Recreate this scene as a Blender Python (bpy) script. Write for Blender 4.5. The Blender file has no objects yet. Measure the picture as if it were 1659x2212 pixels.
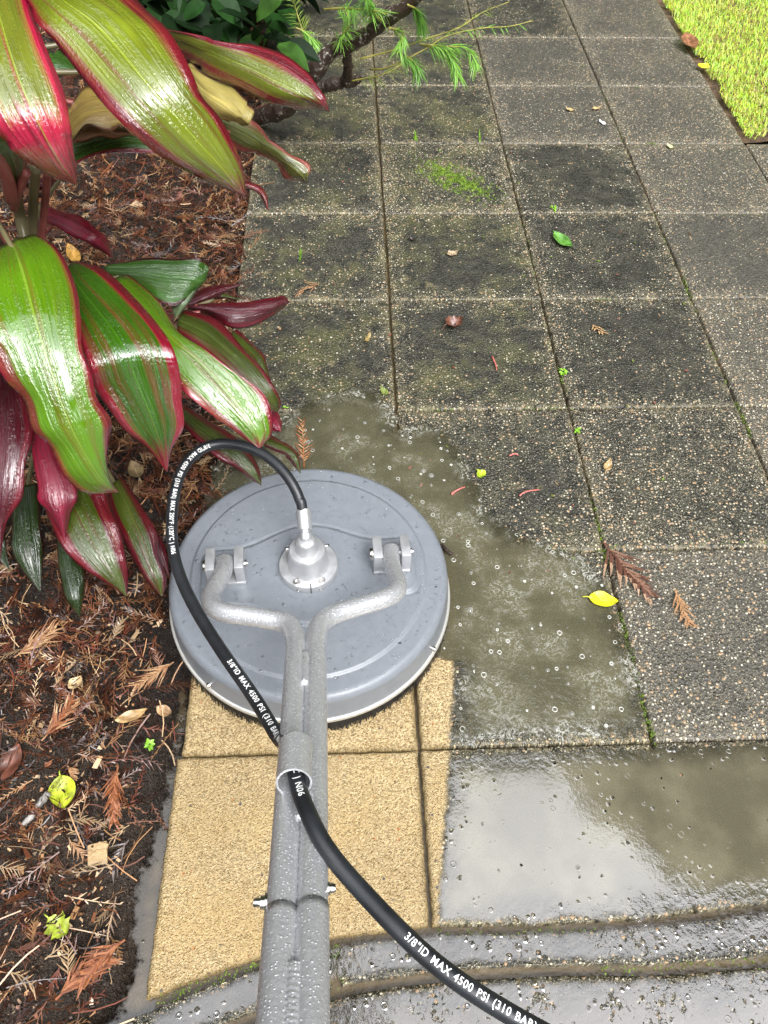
import bpy, bmesh, math, random
import numpy as np
from mathutils import Vector, Matrix
random.seed(7); RNG = np.random.default_rng(11)
SC = bpy.context.scene
COL = SC.collection

# ------------------------------------------------------------------ camera
W, H, F = 1659.0, 2212.0, 1724.03
CAMZ = 1.31
PIT, YAW, ROL = 0.915085, 0.0651888, 0.0350158
_cp, _sp = math.cos(PIT), math.sin(PIT)
_fw = Vector((math.sin(YAW)*_cp, math.cos(YAW)*_cp, -_sp))
_r = Vector((math.cos(YAW), -math.sin(YAW), 0)); _u = _r.cross(_fw)
CR = math.cos(ROL)*_r + math.sin(ROL)*_u
CU = -math.sin(ROL)*_r + math.cos(ROL)*_u
CAM = Vector((0, 0, CAMZ))
cd = bpy.data.cameras.new('camera'); cam = bpy.data.objects.new('camera', cd); COL.objects.link(cam)
cd.sensor_fit = 'VERTICAL'; cd.sensor_height = 36.0; cd.lens = 36.0*F/H
cd.clip_start = 0.02; cd.clip_end = 400
mw = Matrix((CR, CU, -_fw)).transposed().to_4x4(); mw.translation = CAM
cam.matrix_world = mw
SC.camera = cam

# ------------------------------------------------------------------ world, sun, exposure
SUN_EL, SUN_AZ = math.radians(50), math.radians(150)   # azimuth clockwise from +Y
wd = bpy.data.worlds.new('World'); SC.world = wd; wd.use_nodes = True
SC.view_settings.view_transform = 'Standard'; SC.view_settings.look = 'None'
SC.view_settings.exposure = 0.14; SC.view_settings.gamma = 1.0; SC.view_settings.use_curve_mapping = False

class G_:
    """small node-building helper"""
    def __init__(s, nt): s.nt = nt; nt.nodes.clear()
    def n(s, typ, ins=None, **props):
        nd = s.nt.nodes.new(typ)
        for k, v in props.items(): setattr(nd, k, v)
        for k, v in (ins or {}).items():
            if v is None: continue
            so = nd.inputs[k]
            if isinstance(v, bpy.types.NodeSocket): s.nt.links.new(v, so)
            else:
                if so.type == 'RGBA' and len(v) == 3: v = (*v, 1)
                so.default_value = v
        return nd
    def m(s, op, a, b=None, c=None, clamp=False):
        nd = s.n('ShaderNodeMath', operation=op, use_clamp=clamp)
        for i, v in enumerate((a, b, c)):
            if v is None: continue
            if isinstance(v, bpy.types.NodeSocket): s.nt.links.new(v, nd.inputs[i])
            else: nd.inputs[i].default_value = v
        return nd.outputs[0]
    def ss(s, x, lo, hi, a=0.0, b=1.0):
        nd = s.n('ShaderNodeMapRange', interpolation_type='SMOOTHSTEP')
        for k, v in ((0, x), (1, lo), (2, hi), (3, a), (4, b)):
            if isinstance(v, bpy.types.NodeSocket): s.nt.links.new(v, nd.inputs[k])
            else: nd.inputs[k].default_value = v
        return nd.outputs[0]
    def mix(s, f, a, b, blend='MIX'):
        nd = s.n('ShaderNodeMix', data_type='RGBA', blend_type=blend)
        for k, v in ((0, f), (6, a), (7, b)):
            if isinstance(v, bpy.types.NodeSocket): s.nt.links.new(v, nd.inputs[k])
            else: nd.inputs[k].default_value = (*v, 1) if k and len(v) == 3 else v
        return nd.outputs[2]
    def noise(s, vec, scale, detail=3.0, rough=0.55, dist=0.0):
        return s.n('ShaderNodeTexNoise', {'Vector': vec, 'Scale': scale, 'Detail': detail, 'Roughness': rough, 'Distortion': dist}).outputs[0]
    def vor(s, vec, scale, feature='F1', dim='3D'):
        return s.n('ShaderNodeTexVoronoi', {'Vector': vec, 'Scale': scale}, feature=feature, voronoi_dimensions=dim)
    def sep(s, v): return s.n('ShaderNodeSeparateXYZ', {0: v}).outputs
    def comb(s, x, y, z=0.0):
        nd = s.n('ShaderNodeCombineXYZ')
        for i, v in enumerate((x, y, z)):
            if isinstance(v, bpy.types.NodeSocket): s.nt.links.new(v, nd.inputs[i])
            else: nd.inputs[i].default_value = v
        return nd.outputs[0]
    def bump(s, h, strength, dist, normal=None):
        return s.n('ShaderNodeBump', {'Height': h, 'Strength': strength, 'Distance': dist, 'Normal': normal}).outputs[0]
    def obj(s): return s.n('ShaderNodeTexCoord').outputs['Object']
    def out(s, sh): s.nt.links.new(sh, s.n('ShaderNodeOutputMaterial').inputs[0])
    def pbr(s, **k):
        mp = {'color': 'Base Color', 'rough': 'Roughness', 'metal': 'Metallic', 'normal': 'Normal', 'coat': 'Coat Weight',
              'coatr': 'Coat Roughness', 'coatn': 'Coat Normal', 'spec': 'Specular IOR Level', 'ior': 'IOR', 'alpha': 'Alpha', 'sss': 'Subsurface Weight', 'trans': 'Transmission Weight'}
        return s.n('ShaderNodeBsdfPrincipled', {mp[a]: b for a, b in k.items()})

def build_world():
    g = G_(wd.node_tree)
    sky = g.n('ShaderNodeTexSky', sky_type='NISHITA', sun_disc=False, sun_elevation=SUN_EL, sun_rotation=SUN_AZ)
    sky.air_density = 1.0; sky.dust_density = 3.0; sky.ozone_density = 1.0
    d = g.n('ShaderNodeTexCoord').outputs['Generated']
    x, y, z = g.sep(d)
    grey = g.n('ShaderNodeHueSaturation', {'Saturation': 0.10, 'Value': 1.0, 'Color': sky.outputs[0]}).outputs[0]
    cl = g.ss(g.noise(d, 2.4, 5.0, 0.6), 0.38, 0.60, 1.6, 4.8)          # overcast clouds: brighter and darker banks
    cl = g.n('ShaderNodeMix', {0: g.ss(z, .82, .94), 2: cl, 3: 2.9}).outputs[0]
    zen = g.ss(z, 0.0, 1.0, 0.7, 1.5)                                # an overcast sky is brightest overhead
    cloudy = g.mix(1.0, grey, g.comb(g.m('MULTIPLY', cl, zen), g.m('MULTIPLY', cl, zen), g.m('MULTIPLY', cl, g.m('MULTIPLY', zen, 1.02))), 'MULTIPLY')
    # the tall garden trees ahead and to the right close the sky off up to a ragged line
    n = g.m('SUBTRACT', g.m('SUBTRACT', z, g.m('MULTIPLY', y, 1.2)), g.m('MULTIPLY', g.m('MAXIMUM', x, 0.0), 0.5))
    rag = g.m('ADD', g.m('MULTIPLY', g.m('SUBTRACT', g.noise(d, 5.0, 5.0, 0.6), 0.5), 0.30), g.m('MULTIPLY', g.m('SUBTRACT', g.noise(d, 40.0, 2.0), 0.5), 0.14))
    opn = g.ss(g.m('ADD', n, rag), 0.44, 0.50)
    added_boughs = g.ss(g.m('ADD', g.noise(d, 3.1, 6.0, 0.62), g.ss(z, 0.55, 0.90, -0.10, 0.30)), 0.455, 0.475)      # invented boughs overhead and behind, breaking the sky into streaky leaf reflections
    opn = g.m('MULTIPLY', g.m('MULTIPLY', opn, added_boughs), g.ss(g.m('ADD', z, g.m('MULTIPLY', g.m('SUBTRACT', g.noise(d, 6.0, 4.0), .5), .25)), .20, .24))  # a ragged low skyline is added too, giving reflections a dark edge
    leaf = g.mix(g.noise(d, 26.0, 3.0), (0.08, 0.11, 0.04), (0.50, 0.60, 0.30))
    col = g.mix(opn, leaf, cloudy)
    below = g.ss(z, -0.02, 0.02)
    col = g.mix(below, (0.25, 0.24, 0.18), col)
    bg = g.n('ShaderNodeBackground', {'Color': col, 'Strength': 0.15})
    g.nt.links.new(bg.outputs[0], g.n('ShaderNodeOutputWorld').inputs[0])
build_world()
sl = bpy.data.lights.new('sun', 'SUN'); sl.energy = 0.8; sl.angle = math.radians(28); sl.color = (1.0, 0.97, 0.92)
sun = bpy.data.objects.new('sun', sl); COL.objects.link(sun)
sdir = Vector((math.sin(SUN_AZ)*math.cos(SUN_EL), math.cos(SUN_AZ)*math.cos(SUN_EL), math.sin(SUN_EL)))
sun.rotation_euler = sdir.to_track_quat('Z', 'Y').to_euler(); sun.location = (0, 0, 6)

# ------------------------------------------------------------------ measuring helpers
def ray(px, py):
    return CR*((px-W/2)/F) - CU*((py-H/2)/F) + _fw
def P(px, py, z=0.0):
    """where the sight line through a point of the photo meets the height z"""
    d = ray(px, py); t = (z-CAMZ)/d.z
    return CAM + d*t
def HP(px, py, off=0.0):
    """same, for the sloping plane the handle lies in"""
    d = ray(px, py); a = Vector((0, 0.545, 1.0)); c = 0.155 + 0.545*0.785 + off*1.139
    return CAM + d*((c - a.dot(CAM))/a.dot(d))

# ------------------------------------------------------------------ object helpers
def link(name, me, mat=None, parent=None, smooth=True):
    o = bpy.data.objects.new(name, me); COL.objects.link(o)
    if mat: me.materials.append(mat)
    if smooth and len(me.polygons): me.polygons.foreach_set('use_smooth', [True]*len(me.polygons))
    if parent:
        o.parent = parent; o.matrix_parent_inverse = Matrix.Translation(parent.location).inverted()
    return o
def pymesh(name, v, f, mat=None, parent=None, smooth=True):
    me = bpy.data.meshes.new(name); me.from_pydata([tuple(a) for a in v], [], f); me.update()
    return link(name, me, mat, parent, smooth)
def quads(name, V, mat=None, parent=None, k=4, cols=None, smooth=False):
    """V: (n*k,3) array, every k vertices one face"""
    V = np.asarray(V, np.float32).reshape(-1, 3); nf = len(V)//k
    me = bpy.data.meshes.new(name)
    me.vertices.add(len(V)); me.vertices.foreach_set('co', V.ravel())
    me.loops.add(nf*k); me.loops.foreach_set('vertex_index', np.arange(nf*k, dtype=np.int32))
    me.polygons.add(nf); me.polygons.foreach_set('loop_start', np.arange(0, nf*k, k, dtype=np.int32))
    me.polygons.foreach_set('loop_total', np.full(nf, k, np.int32))
    if cols is not None:
        ca = me.attributes.new('tint', 'FLOAT_COLOR', 'POINT')
        c4 = np.ones((len(V), 4), np.float32); c4[:, :3] = np.repeat(np.asarray(cols, np.float32), k, axis=0)
        ca.data.foreach_set('color', c4.ravel())
    me.update(calc_edges=True); me.validate()
    return link(name, me, mat, parent, smooth)
def tag(o, label=None, cat=None, group=None, kind=None):
    if label: o['label'] = label
    if cat: o['category'] = cat
    if group: o['group'] = group
    if kind: o['kind'] = kind
    return o
def empty(name, loc, **k):
    o = bpy.data.objects.new(name, None); COL.objects.link(o); o.location = loc; o.empty_display_size = 0.05
    return tag(o, **k)
def catmull(pts, n):
    pts = [np.array(p, float) for p in pts]; m = len(pts)
    out = []
    ext = [2*pts[0]-pts[1]] + pts + [2*pts[-1]-pts[-2]]
    for i in range(n):
        t = i/(n-1)*(m-1); k = min(int(t), m-2); a = t-k
        p0, p1, p2, p3 = ext[k:k+4]
        out.append(0.5*((2*p1)+(-p0+p2)*a+(2*p0-5*p1+4*p2-p3)*a*a+(-p0+3*p1-3*p2+p3)*a**3))
    return np.array(out)
def even(path, n):
    d = np.r_[0, np.cumsum(np.linalg.norm(np.diff(path, axis=0), axis=1))]
    t = np.linspace(0, d[-1], n)
    return np.stack([np.interp(t, d, path[:, i]) for i in range(3)], 1), d[-1]
def frames(path):
    T = np.gradient(path, axis=0); T /= np.linalg.norm(T, axis=1)[:, None]
    n = np.cross(T[0], [0.3, 0.1, 1.0]); n /= np.linalg.norm(n); Ns = []
    for t in T:
        n = n - t*(n@t); n /= np.linalg.norm(n); Ns.append(n.copy())
    Ns = np.array(Ns); return T, Ns, np.cross(T, Ns)
def tube_vf(path, rad, seg=16, caps=True, off=0):
    path = np.asarray(path, float); T, A, B = frames(path)
    rad = np.broadcast_to(rad, (len(path),)); v, f = [], []
    th = np.linspace(0, 2*np.pi, seg, endpoint=False)
    for i in range(len(path)):
        for a in th: v.append(path[i] + rad[i]*(math.cos(a)*A[i]+math.sin(a)*B[i]))
    for i in range(len(path)-1):
        for j in range(seg):
            k = (j+1) % seg
            f.append((off+i*seg+j, off+i*seg+k, off+(i+1)*seg+k, off+(i+1)*seg+j))
    if caps:
        f.append(tuple(off+j for j in range(seg))[::-1]); f.append(tuple(off+(len(path)-1)*seg+j for j in range(seg)))
    return v, f
def tube(name, path, rad, mat, parent=None, seg=20):
    v, f = tube_vf(path, rad, seg); return pymesh(name, v, f, mat, parent)
def lathe_vf(prof, M, seg=48, off=0):
    v, f = [], []
    for r, z in prof:
        for j in range(seg):
            a = 2*math.pi*j/seg; v.append(M @ Vector((r*math.cos(a), r*math.sin(a), z)))
    for i in range(len(prof)-1):
        for j in range(seg):
            k = (j+1) % seg; f.append((off+i*seg+j, off+i*seg+k, off+(i+1)*seg+k, off+(i+1)*seg+j))
    return v, f
def lathe(name, prof, M, mat, parent=None, seg=48, sharp=35):
    v, f = lathe_vf(prof, M, seg); o = pymesh(name, v, f, mat, parent)
    o.data.set_sharp_from_angle(angle=math.radians(sharp)); return o
def boxes(name, specs, mat, parent=None, bev=0.002):
    """specs: list of (centre, (sx,sy,sz), Matrix3 or None) joined to one bevelled mesh"""
    bm = bmesh.new()
    for c, s, R in specs:
        g = bmesh.ops.create_cube(bm, size=1.0)
        M = Matrix.Translation(c) @ ((R or Matrix.Identity(3)).to_4x4()) @ Matrix.Diagonal((*s, 1))
        bmesh.ops.transform(bm, matrix=M, verts=g['verts'])
    if bev: bmesh.ops.bevel(bm, geom=bm.edges[:], offset=bev, segments=2, affect='EDGES', profile=0.6)
    me = bpy.data.meshes.new(name); bm.to_mesh(me); bm.free()
    o = link(name, me, mat, parent); o.data.set_sharp_from_angle(angle=math.radians(40)); return o

MATS = {}
def mat(name):
    m = bpy.data.materials.new(name); m.use_nodes = True; MATS[name] = m
    return m, G_(m.node_tree)
def simple(name, col, rough=0.5, metal=0.0, bump=None, coat=0.0, var=0.0, spec=0.5, vscale=30.0):
    m, g = mat(name); o = g.obj(); c = col
    if var:
        n = g.noise(o, vscale, 4.0)
        c = g.mix(g.ss(n, 0.3, 0.7), tuple(a*(1-var) for a in col), tuple(min(1, a*(1+var)) for a in col))
    nm = g.bump(g.noise(o, bump[0], 3.0), bump[1], bump[2]) if bump else None
    g.out(g.pbr(color=c, rough=rough, metal=metal, normal=nm, coat=coat, spec=spec).outputs[0]); return m

# ================================================================== SETTING
S0, X0, Y0 = 0.4, 0.1064, 0.5
f1w = [P(*p) for p in ((200,2215),(326,2165),(435,2120),(562,2075),(715,2030),(945,2002),(1180,2000),(1360,1990),(1500,1975),(1659,1955),(1900,1925))]
f2w = [P(*p) for p in ((250,2315),(400,2258),(512,2212),(557,2193),(753,2137),(849,2121),(1030,2101),(1230,2096),(1430,2094),(1659,2076),(1900,2050))]
def fx(pts):
    xs = [p.x for p in pts]; ys = [p.y for p in pts]
    return lambda x: float(np.interp(x, xs, ys))
f1, f2 = fx(f1w), fx(f2w)
CLEANX = (P(977, 1500).x, P(977, 1500).y, P(948, 1990).x, P(948, 1990).y)

def paver_material(name, edging=False):
    m, g = mat(name)
    o = g.obj(); ox, oy, oz = g.sep(o)
    oi = g.n('ShaderNodeObjectInfo'); r_, gr, bl = g.sep(oi.outputs['Color'])
    flat = g.comb(ox, oy, g.m('MULTIPLY', oi.outputs['Random'], 9.0))
    wob = g.n('ShaderNodeTexNoise', {'Vector': flat, 'Scale': 300.0, 'Detail': 2.0})
    v1 = g.vor(flat, 140.0); c1 = g.sep(v1.outputs['Color'])
    v2 = g.vor(flat, 330.0); c2 = g.sep(v2.outputs['Color'])
    uv = g.n('ShaderNodeUVMap').outputs[0]; u, v, _ = g.sep(uv)
    e = g.m('MAXIMUM', g.m('ABSOLUTE', g.m('SUBTRACT', g.m('MULTIPLY', u, 2.0), 1.0)), g.m('ABSOLUTE', g.m('SUBTRACT', g.m('MULTIPLY', v, 2.0), 1.0)))
    big = g.noise(flat, 7.0, 4.0, 0.6); med = g.noise(flat, 26.0, 4.0, 0.65); fine = g.noise(flat, 170.0, 3.0, 0.6); grain = g.noise(flat, 270.0, 3.0, .7)
    edge = g.ss(g.m('ADD', e, g.m('MULTIPLY', g.m('SUBTRACT', med, 0.5), 0.40)), 0.90, 1.06)
    # pebbles
    dens = g.m('ADD', g.m('MULTIPLY', g.m('ADD', g.m('SUBTRACT', big, 0.5), g.m('MULTIPLY', g.ss(g.m('ADD', e, g.m('MULTIPLY', g.m('SUBTRACT', med, .5), .5)), .66, 1.0), 0.34)), 1.55), r_, clamp=True)
    show = g.ss(g.m('SUBTRACT', c1[0], g.m('SUBTRACT', 1.0, dens)), -0.03, 0.03)
    rad = g.m('ADD', 0.10, g.m('MULTIPLY', c1[1], 0.36))
    dd = g.m('ADD', v1.outputs['Distance'], g.m('MULTIPLY', g.m('SUBTRACT', wob.outputs[0], 0.5), 0.30))
    peb = g.m('MULTIPLY', g.ss(g.m('SUBTRACT', dd, rad), -0.10, 0.06, 1.0, 0.0), show)
    show2 = g.ss(g.m('SUBTRACT', c2[0], g.m('SUBTRACT', 1.0, g.m('MULTIPLY', dens, 0.9))), -0.03, 0.03)
    peb2 = g.m('MULTIPLY', g.ss(v2.outputs['Distance'], 0.28, 0.46, 0.85, 0.0), show2)
    pc = g.mix(c1[2], (0.48, 0.41, 0.25), (0.64, 0.60, 0.49))
    pc = g.mix(g.ss(c1[1], 0.80, 0.84), pc, (0.42, 0.29, 0.17))
    dark = g.mix(g.ss(med, 0.3, 0.7), (0.017, 0.017, 0.013), (0.052, 0.050, 0.038))
    dark = g.mix(g.m('MULTIPLY', g.ss(fine, 0.4, 0.75), 0.5), dark, (0.10, 0.098, 0.08))
    dark = g.mix(g.m('MULTIPLY', gr, g.ss(g.m('ADD', big, g.m('MULTIPLY', med, 0.6)), 0.70, 1.05)), dark, (0.078, 0.078, 0.034))
    worn = g.mix(fine, (0.13, 0.11, 0.06), (0.30, 0.25, 0.14))
    dark = g.mix(g.m('MULTIPLY', edge, g.ss(fine, 0.40, 0.62, 0.0, 0.85)), dark, worn)
    dark = g.mix(g.m('MULTIPLY', bl, g.ss(fine, .3, .7, .25, .8)), dark, (0.106, 0.098, 0.081))
    stain = g.ss(g.noise(flat, 15.0, 5.0, 0.7, 0.6), 0.58, 0.72)
    dark = g.mix(g.m('MULTIPLY', stain, g.m('ADD', .18, g.m('MULTIPLY', gr, 0.6))), dark, worn)
    dirty = g.mix(peb2, dark, g.mix(c2[1], (0.30, 0.25, 0.15), (0.45, 0.40, 0.30)))
    dirty = g.mix(peb, dirty, pc)
    # freshly washed sandy concrete
    sand = g.mix(g.ss(grain, 0.30, 0.70), (0.14, 0.092, 0.040), (0.69, 0.54, 0.295))
    sand = g.mix(g.m('MULTIPLY', g.ss(c2[1], .1, .9), .8), sand, g.mix(c2[2], (0.25, 0.155, 0.055), (0.66, 0.52, 0.28)))
    sand = g.mix(g.m('MULTIPLY', g.ss(g.noise(flat, 4.0, 4.0, .6), .35, .7), .5), sand, (0.31, 0.21, 0.095))
    sand = g.mix(g.m('MULTIPLY', g.ss(c2[0], 0.78, 0.84), g.ss(v2.outputs['Distance'], .2, .4, 1., 0.)), sand, (0.66, 0.55, 0.36))
    sand = g.mix(g.m('MULTIPLY', g.ss(big, 0.4, 0.7), 0.45), sand, (0.46, 0.32, 0.13))
    v3 = g.vor(flat, 75.0); c3 = g.sep(v3.outputs['Color'])
    sp = g.m('MULTIPLY', g.ss(c3[0], 0.84, 0.86), g.ss(v3.outputs['Distance'], 0.12, 0.24, 1.0, 0.0))
    sand = g.mix(sp, sand, g.mix(g.ss(c3[1], 0.45, 0.55), (0.09, 0.085, 0.08), (0.42, 0.19, 0.07)))
    sand = g.mix(g.m('MULTIPLY', g.ss(e, 0.95, 1.0), 0.6), sand, (0.14, 0.10, 0.04))
    xa, ya, xb, yb = CLEANX
    bx = g.m('ADD', xa, g.m('MULTIPLY', g.m('SUBTRACT', oy, ya), (xb-xa)/(yb-ya)))
    cl = g.m('SUBTRACT', g.m('ADD', bx, g.m('MULTIPLY', g.m('SUBTRACT', med, 0.5), 0.018)), ox)
    clean = g.m('MULTIPLY', g.ss(cl, -0.006, 0.008), g.ss(oy, 0.80, 0.92, 1.0, 0.0))
    if edging: clean = g.m('MULTIPLY', clean, 0.0)
    col = g.mix(clean, dirty, sand)
    hgt = g.m('ADD', g.m('MULTIPLY', g.ss(v1.outputs['Distance'], 0.0, 0.55, 1.0, 0.0), 1.0), g.m('ADD', g.m('MULTIPLY', g.ss(v2.outputs['Distance'], 0.0, 0.5, 1.0, 0.0), 0.6), g.m('MULTIPLY', fine, 0.8)))
    hcl = g.m('ADD', g.m('MULTIPLY', grain, 1.3), g.m('MULTIPLY', g.ss(v2.outputs['Distance'], 0.0, .5, 1., 0.), .8)); hgt = g.n('ShaderNodeMix', {0: clean, 2: hgt, 3: hcl}).outputs[0]
    rough = g.mix(clean, (0.34,)*3, (0.30,)*3)
    nm = g.bump(hgt, 0.9, 0.0030)
    g.out(g.pbr(color=col, rough=rough, normal=nm, spec=0.45).outputs[0])
    return m
MP = paver_material('weathered_concrete'); ME = paver_material('edging_concrete', True)

def paver(name, bottom, top, mat_, parent, color, n=18, gap=0.004, thick=0.045, tilt=0.0):
    """bottom/top: functions u->(x,y); a slab with worn, slightly rounded edges"""
    v, f, uvs = [], [], []
    k = n+5
    ts = [0.0, 0.006, 0.018] + [0.018+(0.964)*(i/n) for i in range(1, n)] + [0.982, 0.994, 1.0]
    k = len(ts); seed = random.random()*100
    tx, ty = random.uniform(-tilt, tilt), random.uniform(-tilt, tilt)
    bx, tp = [bottom(t) for t in ts], [top(t) for t in ts]
    for j, b in enumerate(ts):
        for i, a in enumerate(ts):
            x = bx[i][0]*(1-b)+tp[i][0]*b; y = bx[i][1]*(1-b)+tp[i][1]*b
            ed = min(a, 1-a, b, 1-b); z = {True: -0.0045}.get(ed < 1e-6, -0.0012 if ed < 0.008 else 0.0)
            if ed < 0.02:
                w = 0.0006*(math.sin(seed+(a-b)*41)+math.sin(seed*3+(a+b)*67)+random.uniform(-.7, .7))
                if min(a, 1-a) < 0.02: x += w
                if min(b, 1-b) < 0.02: y += w
            z += tx*(a-.5)+ty*(b-.5)
            v.append((x, y, z)); uvs.append((a, b))
    for j in range(k-1):
        for i in range(k-1): f.append((j*k+i, j*k+i+1, (j+1)*k+i+1, (j+1)*k+i))
    ring = [i for i in range(k)] + [j*k+k-1 for j in range(1, k)] + [(k-1)*k+i for i in range(k-2, -1, -1)] + [j*k for j in range(k-2, 0, -1)]
    b0 = len(v)
    for q in ring: v.append((v[q][0], v[q][1], -thick)); uvs.append(uvs[q])
    for i in range(len(ring)):
        j = (i+1) % len(ring); f.append((ring[j], ring[i], b0+i, b0+j))
    me = bpy.data.meshes.new(name); me.from_pydata(v, [], f); me.update()
    ul = me.uv_layers.new(name='UVMap')
    for lp in me.loops: ul.data[lp.index].uv = uvs[lp.vertex_index]
    o = link(name, me, mat_, parent); o.color = color; return o

mudm, g = mat('wet_joint_mud'); o_ = g.obj()
g.out(g.pbr(color=g.mix(g.noise(o_, 20.0, 4.0), (0.045, 0.034, 0.019), (0.15, 0.11, 0.055)), rough=0.15, normal=g.bump(g.noise(o_, 90.0, 3.0), 0.4, 0.004)).outputs[0])
path = empty('path', (0, 0, 0), kind='structure', label='garden path of square exposed aggregate concrete pavers')
pymesh('path_bed', [(-.29, -1.0, -.016), (2.1, -1.0, -.016), (2.1, 2.5, -.016), (1.31, 2.5, -.016), (1.31, 6.1, -.016), (-.29, 6.1, -.016)], [(0, 1, 2, 3, 4, 5)], mudm, path, False)
gp = 0.0027; gy = 0.0018
DENS = {(1,4): .50, (2,4): .20, (3,3): .25, (0,4): .32, (0,3): .30, (0,2): .25, (1,3): .22, (2,3): .25, (1,2): .22, (2,2): .24, (3,2): .50, (1,1): .42, (2,1): .52, (3,1): .78, (4,1): .8, (2,0): .6, (3,0): .95, (4,0): .95, (3,-1): .8, (3,2): .6, (4,2): .75, (4,3): .6, (3,4): .5, (4,4): .6}
for c in range(-1, 4):
    for r in range(-1, 14):
        if c == 3 and r > 4: continue
        ci = c+1
        xa, xb = X0+S0*c+gp, X0+S0*(c+1)-gp
        ya, yb = Y0+S0*r+gy, Y0+S0*(r+1)-gy
        jx, jy = random.uniform(-.0012, .0012), random.uniform(-.0012, .0012)
        left_sh = -0.007 if (c == -1 and r == -1) else 0.0
        if r == -1:
            bot = lambda t, a=xa, b=xb: (a+(b-a)*t + (left_sh*1.6)*(1-t), f1(a+(b-a)*t)+gp)
        else:
            bot = lambda t, a=xa, b=xb: (a+(b-a)*t+jx, ya+jy)
        top = lambda t, a=xa, b=xb: (a+(b-a)*t+jx+left_sh*(1-t), yb+jy)
        # object colour: pebble show-through, mossy staining
        d = DENS.get((ci, r+1 if False else r), 0.30 + 0.12*c + (0.25 if r < 1 else 0) - 0.03*max(0, r-4))
        d = min(.95, max(.10, d - (.08 if d < .5 else 0))); moss = 1.0 if c < 1 and r > 1 else (0.4 if c < 1 else 0.15)
        warm = 1.0 if c >= 2 or (c == 1 and r in (0, 5, 6)) else 0.0
        paver('paver', bot, top, MP, path, (d, moss, warm, 1), n=22 if r < 3 else 12, tilt=0.0016)

edging = empty('path_edging', (0, 0, 0), kind='structure', label='curved row of narrow concrete edging pavers across the path')
gq = 0.007
for xa, xb in ((P(150, 2230).x, P(716, 2080).x), (P(738, 2080).x, P(1900, 2010).x)):
    paver('edging_paver', lambda t, a=xa, b=xb: (a+(b-a)*t, f2(a+(b-a)*t)+gq), lambda t, a=xa, b=xb: (a+(b-a)*t, f1(a+(b-a)*t)-gq*1.5), ME, edging, (.62, .1, 0, 1), n=34)
pav = empty('pavement', (0, 0, 0), kind='structure', label='wet concrete pavement in front of the edging')
xa, xb = P(250, 2330).x, 2.0
paver('pavement_slab', lambda t: (xa+(xb-xa)*t, -0.9), lambda t: (xa+(xb-xa)*t, f2(xa+(xb-xa)*t)-gq), ME, pav, (.66, .1, 0, 1), n=40)

# ---- ground, soil bed
soilm, g = mat('wet_soil'); o_ = g.obj()
nb = g.noise(o_, 9.0, 5.0, 0.65); nf = g.noise(o_, 110.0, 4.0, 0.7); vv = g.vor(o_, 210.0)
sc_ = g.mix(g.ss(nb, 0.3, 0.7), (0.010, 0.006, 0.004), (0.036, 0.022, 0.014))
sc_ = g.mix(g.m('MULTIPLY', g.ss(g.sep(o_)[1], .35, .75, 1., 0.), g.ss(nf, .3, .7)), sc_, (0.062, 0.044, 0.030))
cc = g.sep(vv.outputs['Color'])
sc_ = g.mix(g.m('MULTIPLY', g.ss(cc[0], 0.72, 0.76), g.ss(vv.outputs['Distance'], .2, .4, 1., 0.)), sc_, g.mix(cc[1], (0.07, 0.05, 0.035), (0.17, 0.12, 0.08)))
g.out(g.pbr(color=sc_, rough=g.ss(nb, 0.35, 0.65, 0.38, 0.10), spec=.8, normal=g.bump(g.m('ADD', nf, g.m('MULTIPLY', g.noise(o_, 320.0, 3.0), 0.5)), 1.0, 0.014)).outputs[0])
pymesh('ground', [(-150, -150, -.09), (150, -150, -.09), (150, 150, -.09), (-150, 150, -.09)], [(0, 1, 2, 3)], soilm, None, False)
bpy.data.objects['ground']['kind'] = 'structure'
def height(x, y):
    return -0.016+0.010*math.sin(x*17+y*9)*math.sin(y*13-x*5)+0.006*math.sin(x*41+y*37) + min(0.05, max(0, (-.42-x))*0.10)
nx, ny = 120, 260
v, f = [], []
for j in range(ny):
    for i in range(nx):
        t = i/(nx-1); x = -0.297 - 1.9*t**1.3; y = -0.6+6.6*j/(ny-1)
        z = height(x, y) - 0.022*math.exp(-((x+.297)/.07)**2) + random.uniform(-.003, .003)
        if y < 0.95: z -= 0.020*math.exp(-((x+.31)/(.045+.06*max(0, .5-y)))**2)*min(1, (0.95-y)*4)
        v.append((x, y, z))
for j in range(ny-1):
    for i in range(nx-1): f.append((j*nx+i+1, j*nx+i, (j+1)*nx+i, (j+1)*nx+i+1))
tag(pymesh('garden_bed', v, f, soilm), kind='structure')

# ---- lawn
grm, g = mat('lawn_grass'); tint = g.n('ShaderNodeAttribute', attribute_name='tint').outputs[0]
dif = g.pbr(color=tint, rough=0.45); tr = g.n('ShaderNodeBsdfTranslucent', {'Color': tint})
g.out(g.n('ShaderNodeMixShader', {0: 0.35, 1: dif.outputs[0], 2: tr.outputs[0]}).outputs[0])
LX = X0+S0*3+0.035
sv, sf = [], []
for j in range(60):
    for i in range(40):
        x = LX - .041 + 2.6*i/39; y = 2.52+3.6*j/59
        if i == 1: x += random.uniform(-.03, .0)
        sv.append((x, y, -0.006 + (0.012 if i > 1 else -0.004*(i < 1))))
for j in range(59):
    for i in range(39): sf.append((j*40+i, j*40+i+1, (j+1)*40+i+1, (j+1)*40+i))
lawn_soil = simple('lawn_soil', (0.09, 0.055, 0.032), 0.7, bump=(90, .8, .01), var=0.5)
tag(pymesh('lawn_soil', sv, sf, lawn_soil), kind='structure')
NG = 120000
bx = LX - 0.024 + (RNG.random(NG)**1.25)*1.9; by = 2.52 + RNG.random(NG)*2.5
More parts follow.
